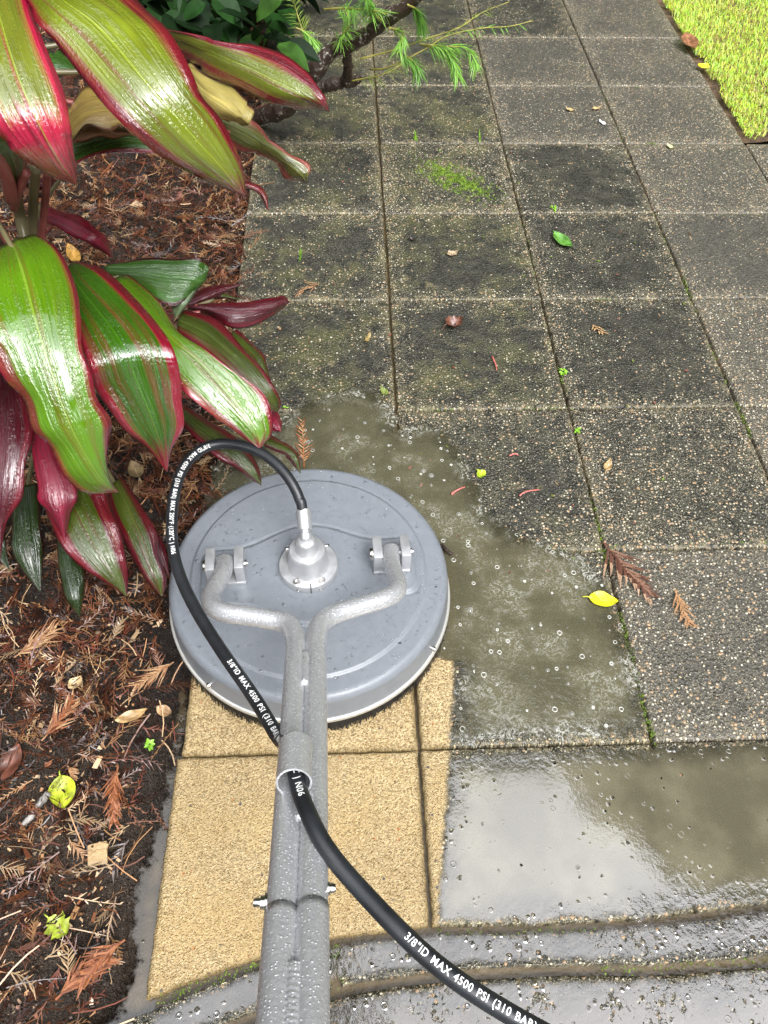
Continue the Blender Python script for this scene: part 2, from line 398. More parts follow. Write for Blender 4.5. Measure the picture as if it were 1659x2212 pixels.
keep = bx > LX - 0.022 + 0.018*np.sin(by*9)+0.02*np.sin(by*31)+RNG.normal(0, .012, NG)
keep &= RNG.random(NG) < np.clip((by-2.50)/0.12, 0.25, 1)
bx, by = bx[keep], by[keep]; n_ = len(bx)
L = RNG.uniform(.009, .023, n_); th = RNG.uniform(0, 2*np.pi, n_); lean = RNG.uniform(.25, 1.45, n_); wv = RNG.uniform(.0013, .0026, n_)
dx, dy = np.cos(th), np.sin(th)
base = np.stack([bx, by, np.full(n_, .004)], 1); side = np.stack([-dy, dx, 0*dx], 1)*wv[:, None]
midp = base + np.stack([dx*np.sin(lean*.5)*L*.55, dy*np.sin(lean*.5)*L*.55, np.cos(lean*.5)*L*.55], 1)
tipp = midp + np.stack([dx*np.sin(lean)*L*.55, dy*np.sin(lean)*L*.55, np.cos(lean)*L*.55], 1)
patch = 0.5+0.5*np.sin(bx*11+np.sin(by*7)*2)*np.sin(by*9+bx*3)
c = np.stack([RNG.uniform(.44, .76, n_), RNG.uniform(.66, .92, n_), RNG.uniform(.05, .20, n_)], 1)
dead = RNG.random(n_) < .06; c[dead] = np.array([.38, .27, .12])*RNG.uniform(.6, 1.1, (dead.sum(), 1)); yl = RNG.random(n_) < 0.12+0.22*patch*(bx < LX+.35); c[yl] = np.stack([RNG.uniform(.42, .62, yl.sum()), RNG.uniform(.36, .52, yl.sum()), RNG.uniform(.10, .2, yl.sum())], 1)
V = np.stack([base-side, base+side, midp+side*.8, midp-side*.8, midp-side*.8, midp+side*.8, tipp+side*.15, tipp-side*.15], 1)
tag(quads('lawn_grass', V, grm, cols=np.repeat(c, 2, 0)), 'bright yellow green mown lawn beside the path', 'grass', kind='stuff')

# ---- mulch of dead needles
mulm, g = mat('dead_needles'); tint = g.n('ShaderNodeAttribute', attribute_name='tint').outputs[0]
g.out(g.pbr(color=tint, rough=0.32, spec=0.5).outputs[0])
def sprig_quads(base, ang, tilt, L, nn, rng, curl=0.3, nl=0.022, wid=0.0009, spread=0.62, roll=0.0):
    """a dead conifer frond: a stem and paired needles, as thin quads"""
    Q = []
    d = np.array([math.cos(ang)*math.cos(tilt), math.sin(ang)*math.cos(tilt), math.sin(tilt)])
    s = np.array([-math.sin(ang), math.cos(ang), 0.0]); up = np.cross(d, s)
    s = s*math.cos(roll)+up*math.sin(roll); up = np.cross(d, s)
    pts = []
    for i in range(6):
        t = i/5; pts.append(base + d*L*t + s*curl*L*t*t + up*0.0)
    pts = np.array(pts)
    for i in range(5):
        w = s*wid*(1.1-.13*i); Q += [pts[i]-w, pts[i]+w, pts[i+1]+w*.9, pts[i+1]-w*.9]
    for k in range(nn):
        t = 0.12+0.88*k/max(1, nn-1); i = min(4, int(t*5)); a = t*5-i
        p = pts[i]*(1-a)+pts[i+1]*a; dd = pts[i+1]-pts[i]; dd = dd/np.linalg.norm(dd)
        sg = 1 if k % 2 else -1; an = spread*(1+rng.uniform(-.3, .3)); ln = nl*rng.uniform(.6, 1.25)*(1.1-.6*t)
        q = dd*math.cos(an)+s*sg*math.sin(an)+up*rng.uniform(-.25, .25)
        e = p+q*ln; pw = np.cross(q, up); pw = pw/np.linalg.norm(pw)*wid*.95
        m_ = p*.5+e*.5+up*rng.uniform(-.002, .002)
        Q += [p-pw, p+pw, m_+pw*1.25, m_-pw*1.25]; Q += [m_-pw*1.25, m_+pw*1.25, e+pw*.25, e-pw*.25]
    return Q
rg = random.Random(5)
PAL = [(0.050, 0.018, 0.010), (0.11, 0.036, 0.017), (0.20, 0.072, 0.030), (0.38, 0.20, 0.09), (0.50, 0.34, 0.19), (0.024, 0.010, 0.007), (0.15, 0.042, 0.022)]
Qs, Cs = [], []
cnt = 0
while cnt < 11500:
    x = -0.285 - 1.25*rg.random()**1.1; y = rg.uniform(-0.05, 3.6)
    if x > -0.36 and y < 0.95 and rg.random() < 0.9: continue
    if y < 0.50 and rg.random() < 0.22: continue
    if y < 0.75 and x > -0.42 and rg.random() < 0.5: continue
    if y > 2.2 and rg.random() < 0.35: continue
    cnt += 1
    z = height(x, y)+abs(rg.gauss(0, .012))+.004
    L = rg.uniform(.025, .085)
    q = sprig_quads(np.array([x, y, z]), rg.uniform(0, 6.283), rg.gauss(0, .22), L, rg.randint(5, 15), rg, rg.uniform(-.4, .4), rg.uniform(.010, .026), rg.uniform(.0006, .0011), roll=rg.gauss(0, .5))
    Qs += q; cidx = rg.choices(range(7), (3, 4, 4, 3, 1.3, 3, 3))[0]; k = rg.uniform(.4, 1.0)
    Cs += [tuple(a*k for a in PAL[cidx])]*(len(q)//4)
for _ in range(9500):                                            # bark crumbs and leaf scraps
    x = -0.30 - 1.1*rg.random()**1.2; y = rg.uniform(-0.1, 2.8) if rg.random() < .5 else rg.uniform(-.1, .8)
    z = height(x, y)+rg.uniform(.001, .012); a = rg.uniform(0, 6.283); l = rg.uniform(.0012, .0055); w = l*rg.uniform(.3, .8)
    if rg.random() < .02: l *= 2.8; w *= 2.4
    if x > -.37 and y < .75: continue
    d = np.array([math.cos(a), math.sin(a), rg.uniform(-.4, .4)])*l; s = np.array([-math.sin(a), math.cos(a), rg.uniform(-.4, .4)])*w; p = np.array([x, y, z])
    Qs += [p-d*rg.uniform(.4, 1)-s*rg.uniform(.1, 1), p+d*rg.uniform(.4, 1)-s*rg.uniform(.2, 1), p+d*rg.uniform(.5, 1)+s*rg.uniform(.1, 1), p-d*rg.uniform(.2, .9)+s*rg.uniform(.3, 1)]; k = rg.uniform(.5, 1.3); Cs.append(tuple(b*k for b in rg.choice(PAL[:6]+[(.20, .15, .10)])))
for _ in range(4200):                                            # loose stems and single needles
    x = -0.29 - 1.2*rg.random()**1.1; y = rg.uniform(-.1, 3.4)
    if (y < .52 and rg.random() < .6) or (x > -.36 and y < .95 and rg.random() < .85): continue
    a = rg.uniform(0, 6.283); L_ = rg.uniform(.02, .085); cv = rg.uniform(-.5, .5); w = rg.uniform(.0005, .0011); z = height(x, y)+abs(rg.gauss(0, .012))+.006; tl_ = rg.gauss(0, .15)
    pp = [np.array([x+math.cos(a+cv*t)*L_*t, y+math.sin(a+cv*t)*L_*t, z+tl_*L_*t]) for t in (0, .33, .66, 1)]
    s = np.array([-math.sin(a+cv*.5), math.cos(a+cv*.5), rg.uniform(-.6, .6)])*w; c = rg.choices(PAL, (2, 3, 4, 4, 3, 2, 3))[0]; k = rg.uniform(.6, 1.25)
    for q0, q1 in zip(pp, pp[1:]): Qs += [q0-s, q0+s, q1+s, q1-s]; Cs.append(tuple(b*k for b in c))
tag(quads('needle_mulch', np.array(Qs), mulm, cols=Cs), 'brown mulch of dead conifer needles covering the garden bed', 'mulch', kind='stuff')

# ---- water films: sheets over the slabs, thinning out along a ragged rim
def water_material(name, mud, opac=0.75, foam=0.3, ripple=0.25, pits=0.0, holes=0.0, ior=1.9, fscale=60.0, rimfoam=0.0, rag=0.075):
    m, g = mat(name); o = g.obj()
    sd = g.n('ShaderNodeAttribute', attribute_name='rim').outputs['Fac']
    n1 = g.noise(o, 28.0, 5.0, 0.65); n2 = g.noise(o, 110.0, 3.0); n3 = g.noise(o, 9.0, 3.0)
    a = g.m('ADD', sd, g.m('MULTIPLY', g.m('SUBTRACT', n1, 0.5), rag))
    cover = g.ss(a, -0.002, 0.010); deep = g.ss(a, 0.0, 0.05)
    depth = g.ss(g.m('ADD', a, g.m('MULTIPLY', g.m('SUBTRACT', n3, 0.5), 0.05)), 0.0, 0.05, 0.35, 1.0)
    if holes: cover = g.m('MULTIPLY', cover, g.ss(g.m('ADD', g.noise(o, 120.0, 4.0, 0.65, 0.8), g.m('MULTIPLY', g.m('SUBTRACT', g.noise(o, 11.0, 3.0), .42), 0.9)), holes, holes+0.08))
    pv = g.vor(o, 115.0); pvc = g.sep(pv.outputs['Color']); pn = g.m('ADD', pv.outputs['Distance'], g.m('MULTIPLY', g.m('SUBTRACT', g.noise(o, 260.0, 2.0), .5), .3))
    prad = g.m('ADD', .08, g.m('MULTIPLY', pvc[1], .30)); psel = g.ss(g.m('SUBTRACT', g.m('ADD', pvc[0], g.m('MULTIPLY', g.m('SUBTRACT', n3, .5), 1.0)), 1.0-pits), -.03, .03)
    pit = g.m('MULTIPLY', g.ss(g.m('SUBTRACT', pn, prad), -.04, .04, 1., 0.), psel); men = g.m('MULTIPLY', g.ss(g.m('SUBTRACT', pn, prad), 0., .30, 1., 0.), psel)
    if pits: cover = g.m('MULTIPLY', cover, g.m('SUBTRACT', 1.0, pit))
    vb = g.vor(o, fscale); vc = g.sep(vb.outputs['Color'])
    ringd = g.m('ABSOLUTE', g.m('SUBTRACT', vb.outputs['Distance'], g.m('ADD', .12, g.m('MULTIPLY', vc[1], .16))))
    rings = g.m('MULTIPLY', g.ss(ringd, 0.02, 0.075, 1.0, 0.0), g.ss(vc[0], 0.80, 0.84))
    st = g.noise(o, 46.0, 5.0, 0.6, 1.8)
    streak = g.m('MULTIPLY', g.ss(g.m('ABSOLUTE', g.m('SUBTRACT', st, 0.5)), 0.0, 0.035, 1.0, 0.0), g.ss(n3, 0.45, 0.65))
    fm = g.m('MULTIPLY', g.m('MAXIMUM', rings, g.m('MULTIPLY', streak, 0.8)), foam, clamp=True)
    if rimfoam: fm = g.m('MAXIMUM', fm, g.m('MULTIPLY', g.m('MULTIPLY', g.ss(a, .0, .055, 1., 0.), g.ss(g.m('ABSOLUTE', g.m('SUBTRACT', st, .5)), 0., .06, 1., 0.)), g.m('MULTIPLY', g.ss(n3, .42, .55), rimfoam)))
    mc = g.mix(g.ss(n3, 0.35, 0.65), tuple(c*.78 for c in mud), tuple(c*1.2 for c in mud))
    mc = g.mix(fm, mc, (0.62, 0.62, 0.56))
    hb = g.m('ADD', g.m('MULTIPLY', n2, 0.35), g.m('ADD', n1, g.m('ADD', g.m('MULTIPLY', rings, 0.8), g.m('MULTIPLY', men, 1.8*(pits > 0)))))
    nm = g.bump(hb, g.ss(deep, 0.0, 1.0, min(1.0, ripple+.25), ripple), 0.004)
    surf = g.n('ShaderNodeBsdfDiffuse', {'Color': mc, 'Normal': nm})
    clear = g.n('ShaderNodeBsdfTransparent', {'Color': (0.93, 0.9, 0.82, 1)})
    body = g.n('ShaderNodeMixShader', {0: g.m('MAXIMUM', g.m('MULTIPLY', depth, opac), fm), 1: clear.outputs[0], 2: surf.outputs[0]})
    gl = g.n('ShaderNodeBsdfGlossy', {'Color': (1, 1, 1, 1), 'Roughness': 0.03, 'Normal': nm})
    fr = g.n('ShaderNodeFresnel', {'IOR': ior, 'Normal': nm})
    wet = g.n('ShaderNodeMixShader', {0: fr.outputs[0], 1: body.outputs[0], 2: gl.outputs[0]})
    none = g.n('ShaderNodeBsdfTransparent')
    g.out(g.n('ShaderNodeMixShader', {0: cover, 1: none.outputs[0], 2: wet.outputs[0]}).outputs[0])
    return m
def seg_dist(px, py, poly):
    d = np.full(px.shape, 1e9); inside = np.zeros(px.shape, bool); n = len(poly)
    for i in range(n):
        x1, y1 = poly[i]; x2, y2 = poly[(i+1) % n]
        vx, vy = x2-x1, y2-y1; t = np.clip(((px-x1)*vx+(py-y1)*vy)/(vx*vx+vy*vy+1e-12), 0, 1)
        d = np.minimum(d, np.hypot(px-x1-t*vx, py-y1-t*vy))
        cond = ((y1 > py) != (y2 > py)) & (px < (x2-x1)*(py-y1)/(y2-y1+1e-12)+x1); inside ^= cond
    return np.where(inside, d, -d)
def puddle(name, pix, z, m, label, step=0.008, extra=0.03, hard=None):
    poly = [(P(*p, z).x, P(*p, z).y) for p in pix]
    xs = np.arange(min(p[0] for p in poly)-extra, max(p[0] for p in poly)+extra, step); ys = np.arange(min(p[1] for p in poly)-extra, max(p[1] for p in poly)+extra, step)
    X, Y = np.meshgrid(xs, ys); D = seg_dist(X, Y, poly)
    if hard is not None: D = np.minimum(D, hard(X, Y))
    idx = -np.ones(X.shape, int); keep = D > -extra; idx[keep] = np.arange(keep.sum())
    v = np.stack([X[keep], Y[keep], np.full(keep.sum(), z)], 1); f = []
    for j in range(len(ys)-1):
        for i in range(len(xs)-1):
            q = (idx[j, i], idx[j, i+1], idx[j+1, i+1], idx[j+1, i])
            if min(q) >= 0: f.append(q)
    o = pymesh(name, v, f, m); at = o.data.attributes.new('rim', 'FLOAT', 'POINT'); at.data.foreach_set('value', D[keep].astype(np.float32))
    return tag(o, label, kind='structure')
W1 = water_material('foamy_water', (0.150, 0.140, 0.086), 0.62, foam=0.85, ripple=0.40, rimfoam=.9)
W2 = water_material('clear_puddle', (0.21, 0.19, 0.125), 0.62, foam=0.05, ripple=0.035, ior=2.7, pits=.07, rag=.035)
W3 = water_material('muddy_gutter', (0.095, 0.072, 0.038), 0.9, foam=0.05, ripple=0.16, ior=1.9)
W4 = water_material('water_film', (0.20, 0.18, 0.145), 0.40, foam=0.0, ripple=0.10, holes=0.38, ior=2.4, pits=.14, rag=.022)
dirty_side = lambda X, Y: X-(CLEANX[0]+(Y-CLEANX[1])*(CLEANX[2]-CLEANX[0])/(CLEANX[3]-CLEANX[1]))-0.004
foam_poly = ((455,1010),(520,1000),(590,930),(625,885),(720,848),(800,842),(850,880),(862,925),(950,920),(988,960),(1004,1005),(1040,1060),(1050,1110),(1110,1150),(1200,1182),(1262,1200),(1300,1250),(1340,1330),(1368,1420),(1388,1500),(1400,1592),(1180,1600),(975,1608),(880,1380),(500,1350),(430,1150))
puddle('puddle', foam_poly, 0.0022, W1, 'foamy muddy water spreading round the cleaner', hard=lambda X, Y: np.where(Y < .66, dirty_side(X, Y), 1.0))
puddle('puddle', ((970,1632),(1200,1622),(1418,1612),(1660,1603),(1850,1600),(1850,1945),(1659,1968),(1500,1986),(1360,2002),(1180,2014),(945,2016),(948,1930),(965,1760)), 0.0030, W2, 'still puddle reflecting the sky on the lowest pavers', hard=lambda X, Y: Y-np.interp(X, [p.x for p in f1w], [p.y for p in f1w])-.004)
puddle('water_film', ((560,2095),(715,2042),(950,2018),(1180,2014),(1360,2002),(1659,1968),(1850,1945),(1850,2330),(1400,2420),(900,2420),(300,2330),(330,2190)), 0.0016, W4, 'thin water film lying on the edging and pavement', hard=lambda X, Y: np.minimum(np.abs(Y-np.interp(X, [p.x for p in f1w], [p.y for p in f1w])-.004), np.abs(Y-np.interp(X, [p.x for p in f2w], [p.y for p in f2w])))-.012)
puddle('gutter_water', ((400,1450),(392,1500),(378,1600),(372,1650),(355,1700),(342,1790),(312,1870),(284,1950),(280,2030),(302,2080),(270,2140),(225,2250),(330,2250),(345,2140),(362,1990),(385,1760),(398,1640)), -0.0165, W3, 'muddy water in the gutter beside the washed pavers', step=0.006)

# ================================================================== SURFACE CLEANER
cen = P(667, 1226, 0.118); CX, CY = cen.x, cen.y
hl, hr = P(487, 1218, 0.15), P(845, 1192, 0.15)
AX = (hr-hl); AX.z = 0; AX.normalize(); AY = Vector((-AX.y, AX.x, 0))
RZ = Matrix((AX, AY, Vector((0, 0, 1)))).transposed()
root = empty('surface_cleaner', (CX, CY, 0), label='round grey rotary surface cleaner with silver forked handle on the wet pavers', cat='surface cleaner')

hm, g = mat('grey_plastic'); o_ = g.obj()
n1 = g.noise(o_, 12.0, 3.0); n2 = g.noise(o_, 900.0, 2.0); n3 = g.noise(o_, 60.0, 4.0, .7)
g.out(g.pbr(color=g.mix(g.ss(n3, .35, .7), (0.172, 0.188, 0.210), (0.190, 0.206, 0.228)), rough=g.ss(n1, .3, .7, .30, .42), normal=g.bump(n2, .18, .0006), spec=0.5).outputs[0])
alm, g = mat('cast_aluminium'); o_ = g.obj(); n1 = g.noise(o_, 800.0, 2.0); n2 = g.noise(o_, 60.0, 4.0)
g.out(g.pbr(color=g.mix(n2, (0.50, 0.51, 0.52), (0.66, 0.67, 0.68)), metal=0.7, rough=g.ss(n2, .3, .7, .28, .45), normal=g.bump(n1, .25, .0008)).outputs[0])
tbm, g = mat('hammered_silver_tube'); o_ = g.obj(); v1 = g.vor(o_, 300.0); n1 = g.noise(o_, 260.0, 3.0); n2 = g.noise(o_, 30.0, 3.0)
dr = g.m('MULTIPLY', g.ss(v1.outputs['Distance'], .12, .4, 1., 0.), g.ss(g.sep(v1.outputs['Color'])[0], .35, .5))
g.out(g.pbr(color=g.mix(g.ss(g.m('ADD', n1, dr), .4, 1.2), (0.53, 0.54, 0.555), (0.84, 0.85, 0.87)), metal=0.55, rough=g.ss(n2, .3, .7, .24, .36), normal=g.bump(g.m('ADD', g.m('MULTIPLY', dr, 0.8), n1), .6, .0011)).outputs[0])
stl = simple('stainless_steel', (0.62, 0.60, 0.57), .2, 1.0)
trim = simple('pale_trim', (0.52, 0.51, 0.47), .35, 0.4)
blk = simple('black_bristle', (0.012, 0.012, 0.012), .6)
drk = simple('dark_gap', (0.02, 0.02, 0.02), .6)
rub = simple('black_rubber', (0.016, 0.018, 0.021), .38, bump=(700, .25, .0008), var=.3)

def sd_bone(x, y):
    """dog-bone raised panel: a round middle joined to two rounded ends"""
    a = np.hypot(x, y+.008)-.103
    q = np.stack([np.abs(x)-.168, np.abs(y+.004)-.036], 0); b = np.hypot(np.maximum(q[0], 0), np.maximum(q[1], 0))+np.minimum(np.maximum(q[0], q[1]), 0)-.022
    h = np.clip(.5+.5*(b-a)/.045, 0, 1); return b*(1-h)+a*h-.045*h*(1-h)
def sst(x, a, b):
    t = np.clip((x-a)/(b-a), 0, 1); return t*t*(3-2*t)
NA, prof_r = 480, np.r_[np.linspace(0.0, .200, 84), np.linspace(.2015, .216, 14)[0:], np.linspace(.2185, .236, 10), ]
def topz(r): return 0.1115 - 0.0042*sst(r, .206, .2135) - 0.0020*(r/.236)**2
rows = []
for r in prof_r: rows.append((r, float(topz(r)), 1))
for k in range(1, 11):                                            # rounded shoulder
    a = k/10*math.pi/2; rows.append((.236+.0145*math.sin(a), topz(.236)-.016*(1-math.cos(a)), 0))
zs = rows[-1][1]
for k in range(1, 8): rows.append((.2505+.0045*k/7, zs+(0.040-zs)*k/7, 0))
rows.append((.2505, .038, 0)); rows.append((.2485, .07, 0))
v, f = [], []
an = np.arange(NA)*2*np.pi/NA
for r, z, top in rows:
    lx, ly = r*np.cos(an), r*np.sin(an); zz = np.full(NA, z)
    if top:
        s = sd_bone(lx, ly); zz = zz + 0.0046*sst(-s, -.0032, .0032) - 0.0016*np.exp(-((s-.0048)/.0022)**2)
    for i in range(NA):
        p = AX*lx[i]+AY*ly[i]; v.append((CX+p.x, CY+p.y, zz[i]))
for k in range(len(rows)-1):
    for i in range(NA):
        j = (i+1) % NA; f.append((k*NA+i, k*NA+j, (k+1)*NA+j, (k+1)*NA+i))
housing = pymesh('housing', v, f, hm, root)
T0 = Matrix.Translation((CX, CY, 0)) @ RZ.to_4x4()
lathe('trim_band', [(.2515, .0335), (.2582, .0335), (.2590, .035), (.2590, .0415), (.2580, .0435), (.2535, .0445), (.2515, .0435)], T0, trim, root, 128, 60)
bq = []
for i in range(1500):
    a = 2*math.pi*i/1500+random.uniform(-.003, .003); r0 = .2545+random.uniform(-.004, .002); r1 = r0+random.uniform(0, .007); w = .0011
    c, s = math.cos(a), math.sin(a); t = Vector((-s, c, 0))*w
    p0, p1 = Vector((CX+r0*c, CY+r0*s, .036)), Vector((CX+r1*c, CY+r1*s, random.uniform(.0005, .003)))
    bq += [p0-t, p0+t, p1+t*.7, p1-t*.7]
bv, bf = lathe_vf([(.250, .036), (.254, .002)], T0, 96)
for q in bf: bq += [bv[k] for k in q]
quads('brush_skirt', np.array([tuple(p) for p in bq]), blk, root)
for ang in (-0.62, -2.35, 0.9, 2.6):                                # screws round the lower rim
    d = AX*math.cos(ang)+AY*math.sin(ang); M = Matrix.Translation(Vector((CX, CY, .056))+d*.2533) @ d.to_track_quat('Z', 'Y').to_matrix().to_4x4()
    lathe('rim_screw', [(0, .006), (.004, .006), (.0048, .004), (.0048, 0)], M, stl, root, 16)
# swivel hub
HZ = .1147
Th = Matrix.Translation((CX, CY, HZ)) @ RZ.to_4x4()
hub = lathe('swivel_hub', [(.0505, -.004), (.0525, -.001), (.0525, .013), (.0510, .0155), (.0365, .0160), (.0350, .018), (.0330, .052), (.0322, .058), (.0300, .0605), (.0205, .0615), (.0192, .064), (.0180, .082), (.0168, .087), (.0140, .0895), (.0115, .0905), (.0, .0905)], Th, alm, root, 72)
for a in (-1.05, -2.1, 1.05, 2.1):
    d = AX*math.cos(a)+AY*math.sin(a); M = Matrix.Translation(Vector((CX, CY, HZ+.0155))+d*.0432)
    b = lathe('bolt', [(.0062, -.001), (.0062, .0032), (.0055, .004), (.0034, .004), (.0030, .0012), (0, .0012)], M, stl, hub, 18)
gv = []
boxes('clamp_slit', [(Vector((CX, CY, HZ+.0065))-AY*.0478+AX*.002, (.0018, .0105, .0195), RZ)], drk, hub, 0)
for a in (-1.95, -1.2):
    d = AX*math.cos(a)+AY*math.sin(a); M = Matrix.Translation(Vector((CX, CY, HZ+.006))+d*.0518) @ d.to_track_quat('Z', 'Y').to_matrix().to_4x4()
    lathe('bolt', [(.0045, -.002), (.0045, .0012), (.0026, .0012), (.0024, -.0005), (0, -.0005)], M, stl, hub, 16)
for a, hgt in ((2.75, .045), (0.42, .045)):
    d = AX*math.cos(a)+AY*math.sin(a); M = Matrix.Translation(Vector((CX, CY, HZ+hgt))+d*.032) @ d.to_track_quat('Z', 'Y').to_matrix().to_4x4()
    lathe('grease_nipple', [(.0045, 0), (.0045, .003), (.0028, .0035), (.0028, .006), (.0034, .007), (.0020, .010), (0, .0102)], M, stl, hub, 14)
# hinge brackets with pins
hin = []
for sgn, lab in ((-1, None), (1, None)):
    c = (hl if sgn < 0 else hr).copy(); c.z = 0
    br = boxes('hinge_bracket', [(c+Vector((0, 0, .1195)), (.066, .048, .008), RZ),
                                 (c-AX*.0245+Vector((0, 0, .1450)), (.0165, .046, .046), RZ), (c+AX*.0245+Vector((0, 0, .1450)), (.0165, .046, .046), RZ),
                                 (c+AY*.016+Vector((0, 0, .1340)), (.036, .010, .022), RZ)], alm, root, .0022)
    M = Matrix.Translation(c+Vector((0, 0, .150))-AY*.002) @ AX.to_track_quat('Z', 'Y').to_matrix().to_4x4()
    lathe('hinge_pin', [(0, -.0385), (.0105, -.0385), (.0115, -.037), (.0115, -.0335), (.012, -.0335), (.012, -.0325), (.004, -.0325), (.004, .033), (.0065, .033), (.0065, .0365), (.0030, .037), (.0030, .039), (0, .039)], M, stl, br, 20)
    hin.append(c+Vector((0, 0, .152)))
# forked handle
TR = .0151; TS = .0140
def stem(py):
    return float(np.interp(py, (1400, 1500, 1679, 1937, 2212, 2700), (661, 658, 653, 642.5, 632, 613)))
def stemside(py, s):
    return HP(stem(py), py) + Vector((1, 0.02, 0))*s*TS
lp = [hin[0]+Vector((0, .004, 0))] + [HP(*p) for p in ((481,1238),(463,1270),(455.5,1289),(458,1306),(472,1319),(500,1326),(540,1331),(583,1338),(612,1345),(630,1358))] + [stemside(y, -1) for y in (1392, 1420, 1460, 1600, 1800, 2000, 2212, 2500)]
rp = [hin[1]+Vector((0, .004, 0))] + [HP(*p) for p in ((846,1220),(856,1250),(859,1264),(855,1279),(838,1290),(812.9,1299),(761,1314),(725,1326),(700,1340),(687,1358))] + [stemside(y, 1) for y in (1392, 1420, 1460, 1600, 1800, 2000, 2212, 2500)]
handle = None
for pts in (lp, rp):
    pa, _ = even(catmull([tuple(p) for p in pts], 400), 260)
    o = tube('handle_tube', pa, TR, tbm, root, 28)
def along(y0, y1, n): return np.array([tuple(HP(stem(y), y)) for y in np.linspace(y0, y1, n)])
ax_st = HP(stem(2000), 2000)-HP(stem(1500), 1500); ax_st.normalize()
nst = Vector((1, 0, 0)).cross(ax_st); nst = nst if nst.z > 0 else -nst; nst.normalize()
def weld(y0, y1, w=.0055, n=60, lift=.0075):
    pa = along(y0, y1, n); pa = pa + np.array(nst)*lift
    rad = np.array([w*(.94+.10*abs(math.sin(i*.75)))*min(1, (i+.5)/3, (n-i-.5)/3) for i in range(n)])
    return tube('weld_bead', pa, rad, tbm, root, 12)
weld(1420, 1490, lift=.0085); weld(1752, 1785, lift=.0085, n=24); weld(2092, 2330, .0075, 70, .0085)
for sgn in (-1, 1):                                                # outer sleeve of the lower handle
    pa = np.array([tuple(stemside(y, sgn)) for y in np.linspace(1962 if sgn > 0 else 1968, 2520, 30)])
    tube('handle_sleeve', pa, TR+.0011, tbm, root, 28)
for py, px, s in ((1945, None, -1), (1921, None, 1)):
    q = stemside(py, s)+Vector((s*TR*.98, 0, -.002)); M = Matrix.Translation(q) @ Vector((s, 0, 0.1)).to_track_quat('Z', 'Y').to_matrix().to_4x4()
    lathe('clamp_bolt', [(0, .0125), (.0035, .0125), (.0042, .0105), (.0042, .006), (.0062, .006), (.0062, .002), (.0085, .002), (.0085, -.001)] if s < 0 else [(0, .008), (.0035, .0075), (.0045, .005), (.0045, .002), (.006, .002), (.006, -.001)], M, stl, root, 16)
# hose guide ring welded on top of the handle
ra, rb = HP(645, 1660), HP(641, 1755)
rd = ax_st; RO, RI = .0195, .0172
rc = (HP(648, 1690)) + nst*(TR*.55+RO*.95) - Vector((.0045, 0, 0))
Mr = Matrix.Translation(rc) @ rd.to_track_quat('Z', 'Y').to_matrix().to_4x4()
lathe('hose_ring', [(RI, -.030), (RO, -.030), (RO, .030), (RI, .030), (RI, -.030)], Mr, tbm, root, 48)

# droplets standing on the housing
dq_v, dq_f = [], []
def dome(vs, fs, c, r, h, seg=8, axis=None):
    b = len(vs)
    for k, (rr, zz) in enumerate(((1, 0), (.86, .5), (.5, .87))):
        for j in range(seg):
            a = 2*math.pi*j/seg; vs.append((c[0]+r*rr*math.cos(a), c[1]+r*rr*math.sin(a), c[2]+h*zz))
    vs.append((c[0], c[1], c[2]+h))
    for k in range(2):
        for j in range(seg): fs.append((b+k*seg+j, b+k*seg+(j+1) % seg, b+(k+1)*seg+(j+1) % seg, b+(k+1)*seg+j))
    for j in range(seg): fs.append((b+2*seg+j, b+2*seg+(j+1) % seg, b+3*seg))
for _ in range(2600):
    r = .246*math.sqrt(random.random()); a = random.uniform(0, 6.283); lx, ly = r*math.cos(a), r*math.sin(a)
    if math.hypot(lx, ly) < .055: continue
    rr = min(.0032, random.uniform(.0004, .0008)*math.exp(abs(random.gauss(0, .55)))); z = float(topz(min(r, .236)))+float(0.0046*sst(-sd_bone(np.array(lx), np.array(ly)), -.0032, .0032))
    if r > .236: z -= .016*(1-math.cos(math.asin(min(1, (r-.236)/.0145))))
    p = AX*lx+AY*ly; dome(dq_v, dq_f, (CX+p.x, CY+p.y, z-.0001), rr, rr*.55)
wdm, g = mat('water_drops')
fr = g.n('ShaderNodeFresnel', {'IOR': 1.6}); tr_ = g.n('ShaderNodeBsdfTransparent', {'Color': (1, 1, 1, 1)}); gl = g.n('ShaderNodeBsdfGlossy', {'Roughness': .03})
g.out(g.n('ShaderNodeMixShader', {0: fr.outputs[0], 1: tr_.outputs[0], 2: gl.outputs[0]}).outputs[0])
dr_ = pymesh('water_droplets', dq_v, dq_f, wdm, root); dr_['kind'] = 'stuff'; dr_.visible_shadow = True

# ================================================================== HOSE
HR = .0091
hpts = [((655.7,1112),.222),((647,1073),.245),((629,1038),.262),((599,1002),.275),((563.5,976),.283),((524,962),.288),((484,956.5),.288),((460,957),.288),((431,970),.287),((405,994),.286),((387,1026),.285),((377,1065),.284),((371.5,1109),.283),((370,1148),.283),((373.5,1188),.284),((385,1235),.286),((405,1283),.29),((431,1331),.296),((460.5,1378),.304),((492,1425.6),.314),((524,1470),.327),((555.5,1517),.342),((583,1562),.358),((607,1605),.374)]
hw = [P(*p, z) for p, z in hpts]
hw += [rc - rd*.03 + Vector((-.003, 0, .003)), rc + Vector((0, 0, .001)), rc + rd*.03 + Vector((.002, 0, -.002))]
hw += [HP(664,1752,.0275), HP(683,1800,.0255), HP(709,1843,.012)] + [P(*p, z) for p, z in (((748,1888),.478),((794,1938),.480),((848,1996),.481),((903,2050),.481),((961,2100),.480),((1028,2146),.478),((1099,2190),.475),((1190,2240),.472),((1330,2310),.462),((1500,2390),.45))]
hp, HL = even(catmull([tuple(p) for p in hw], 1200), 700)
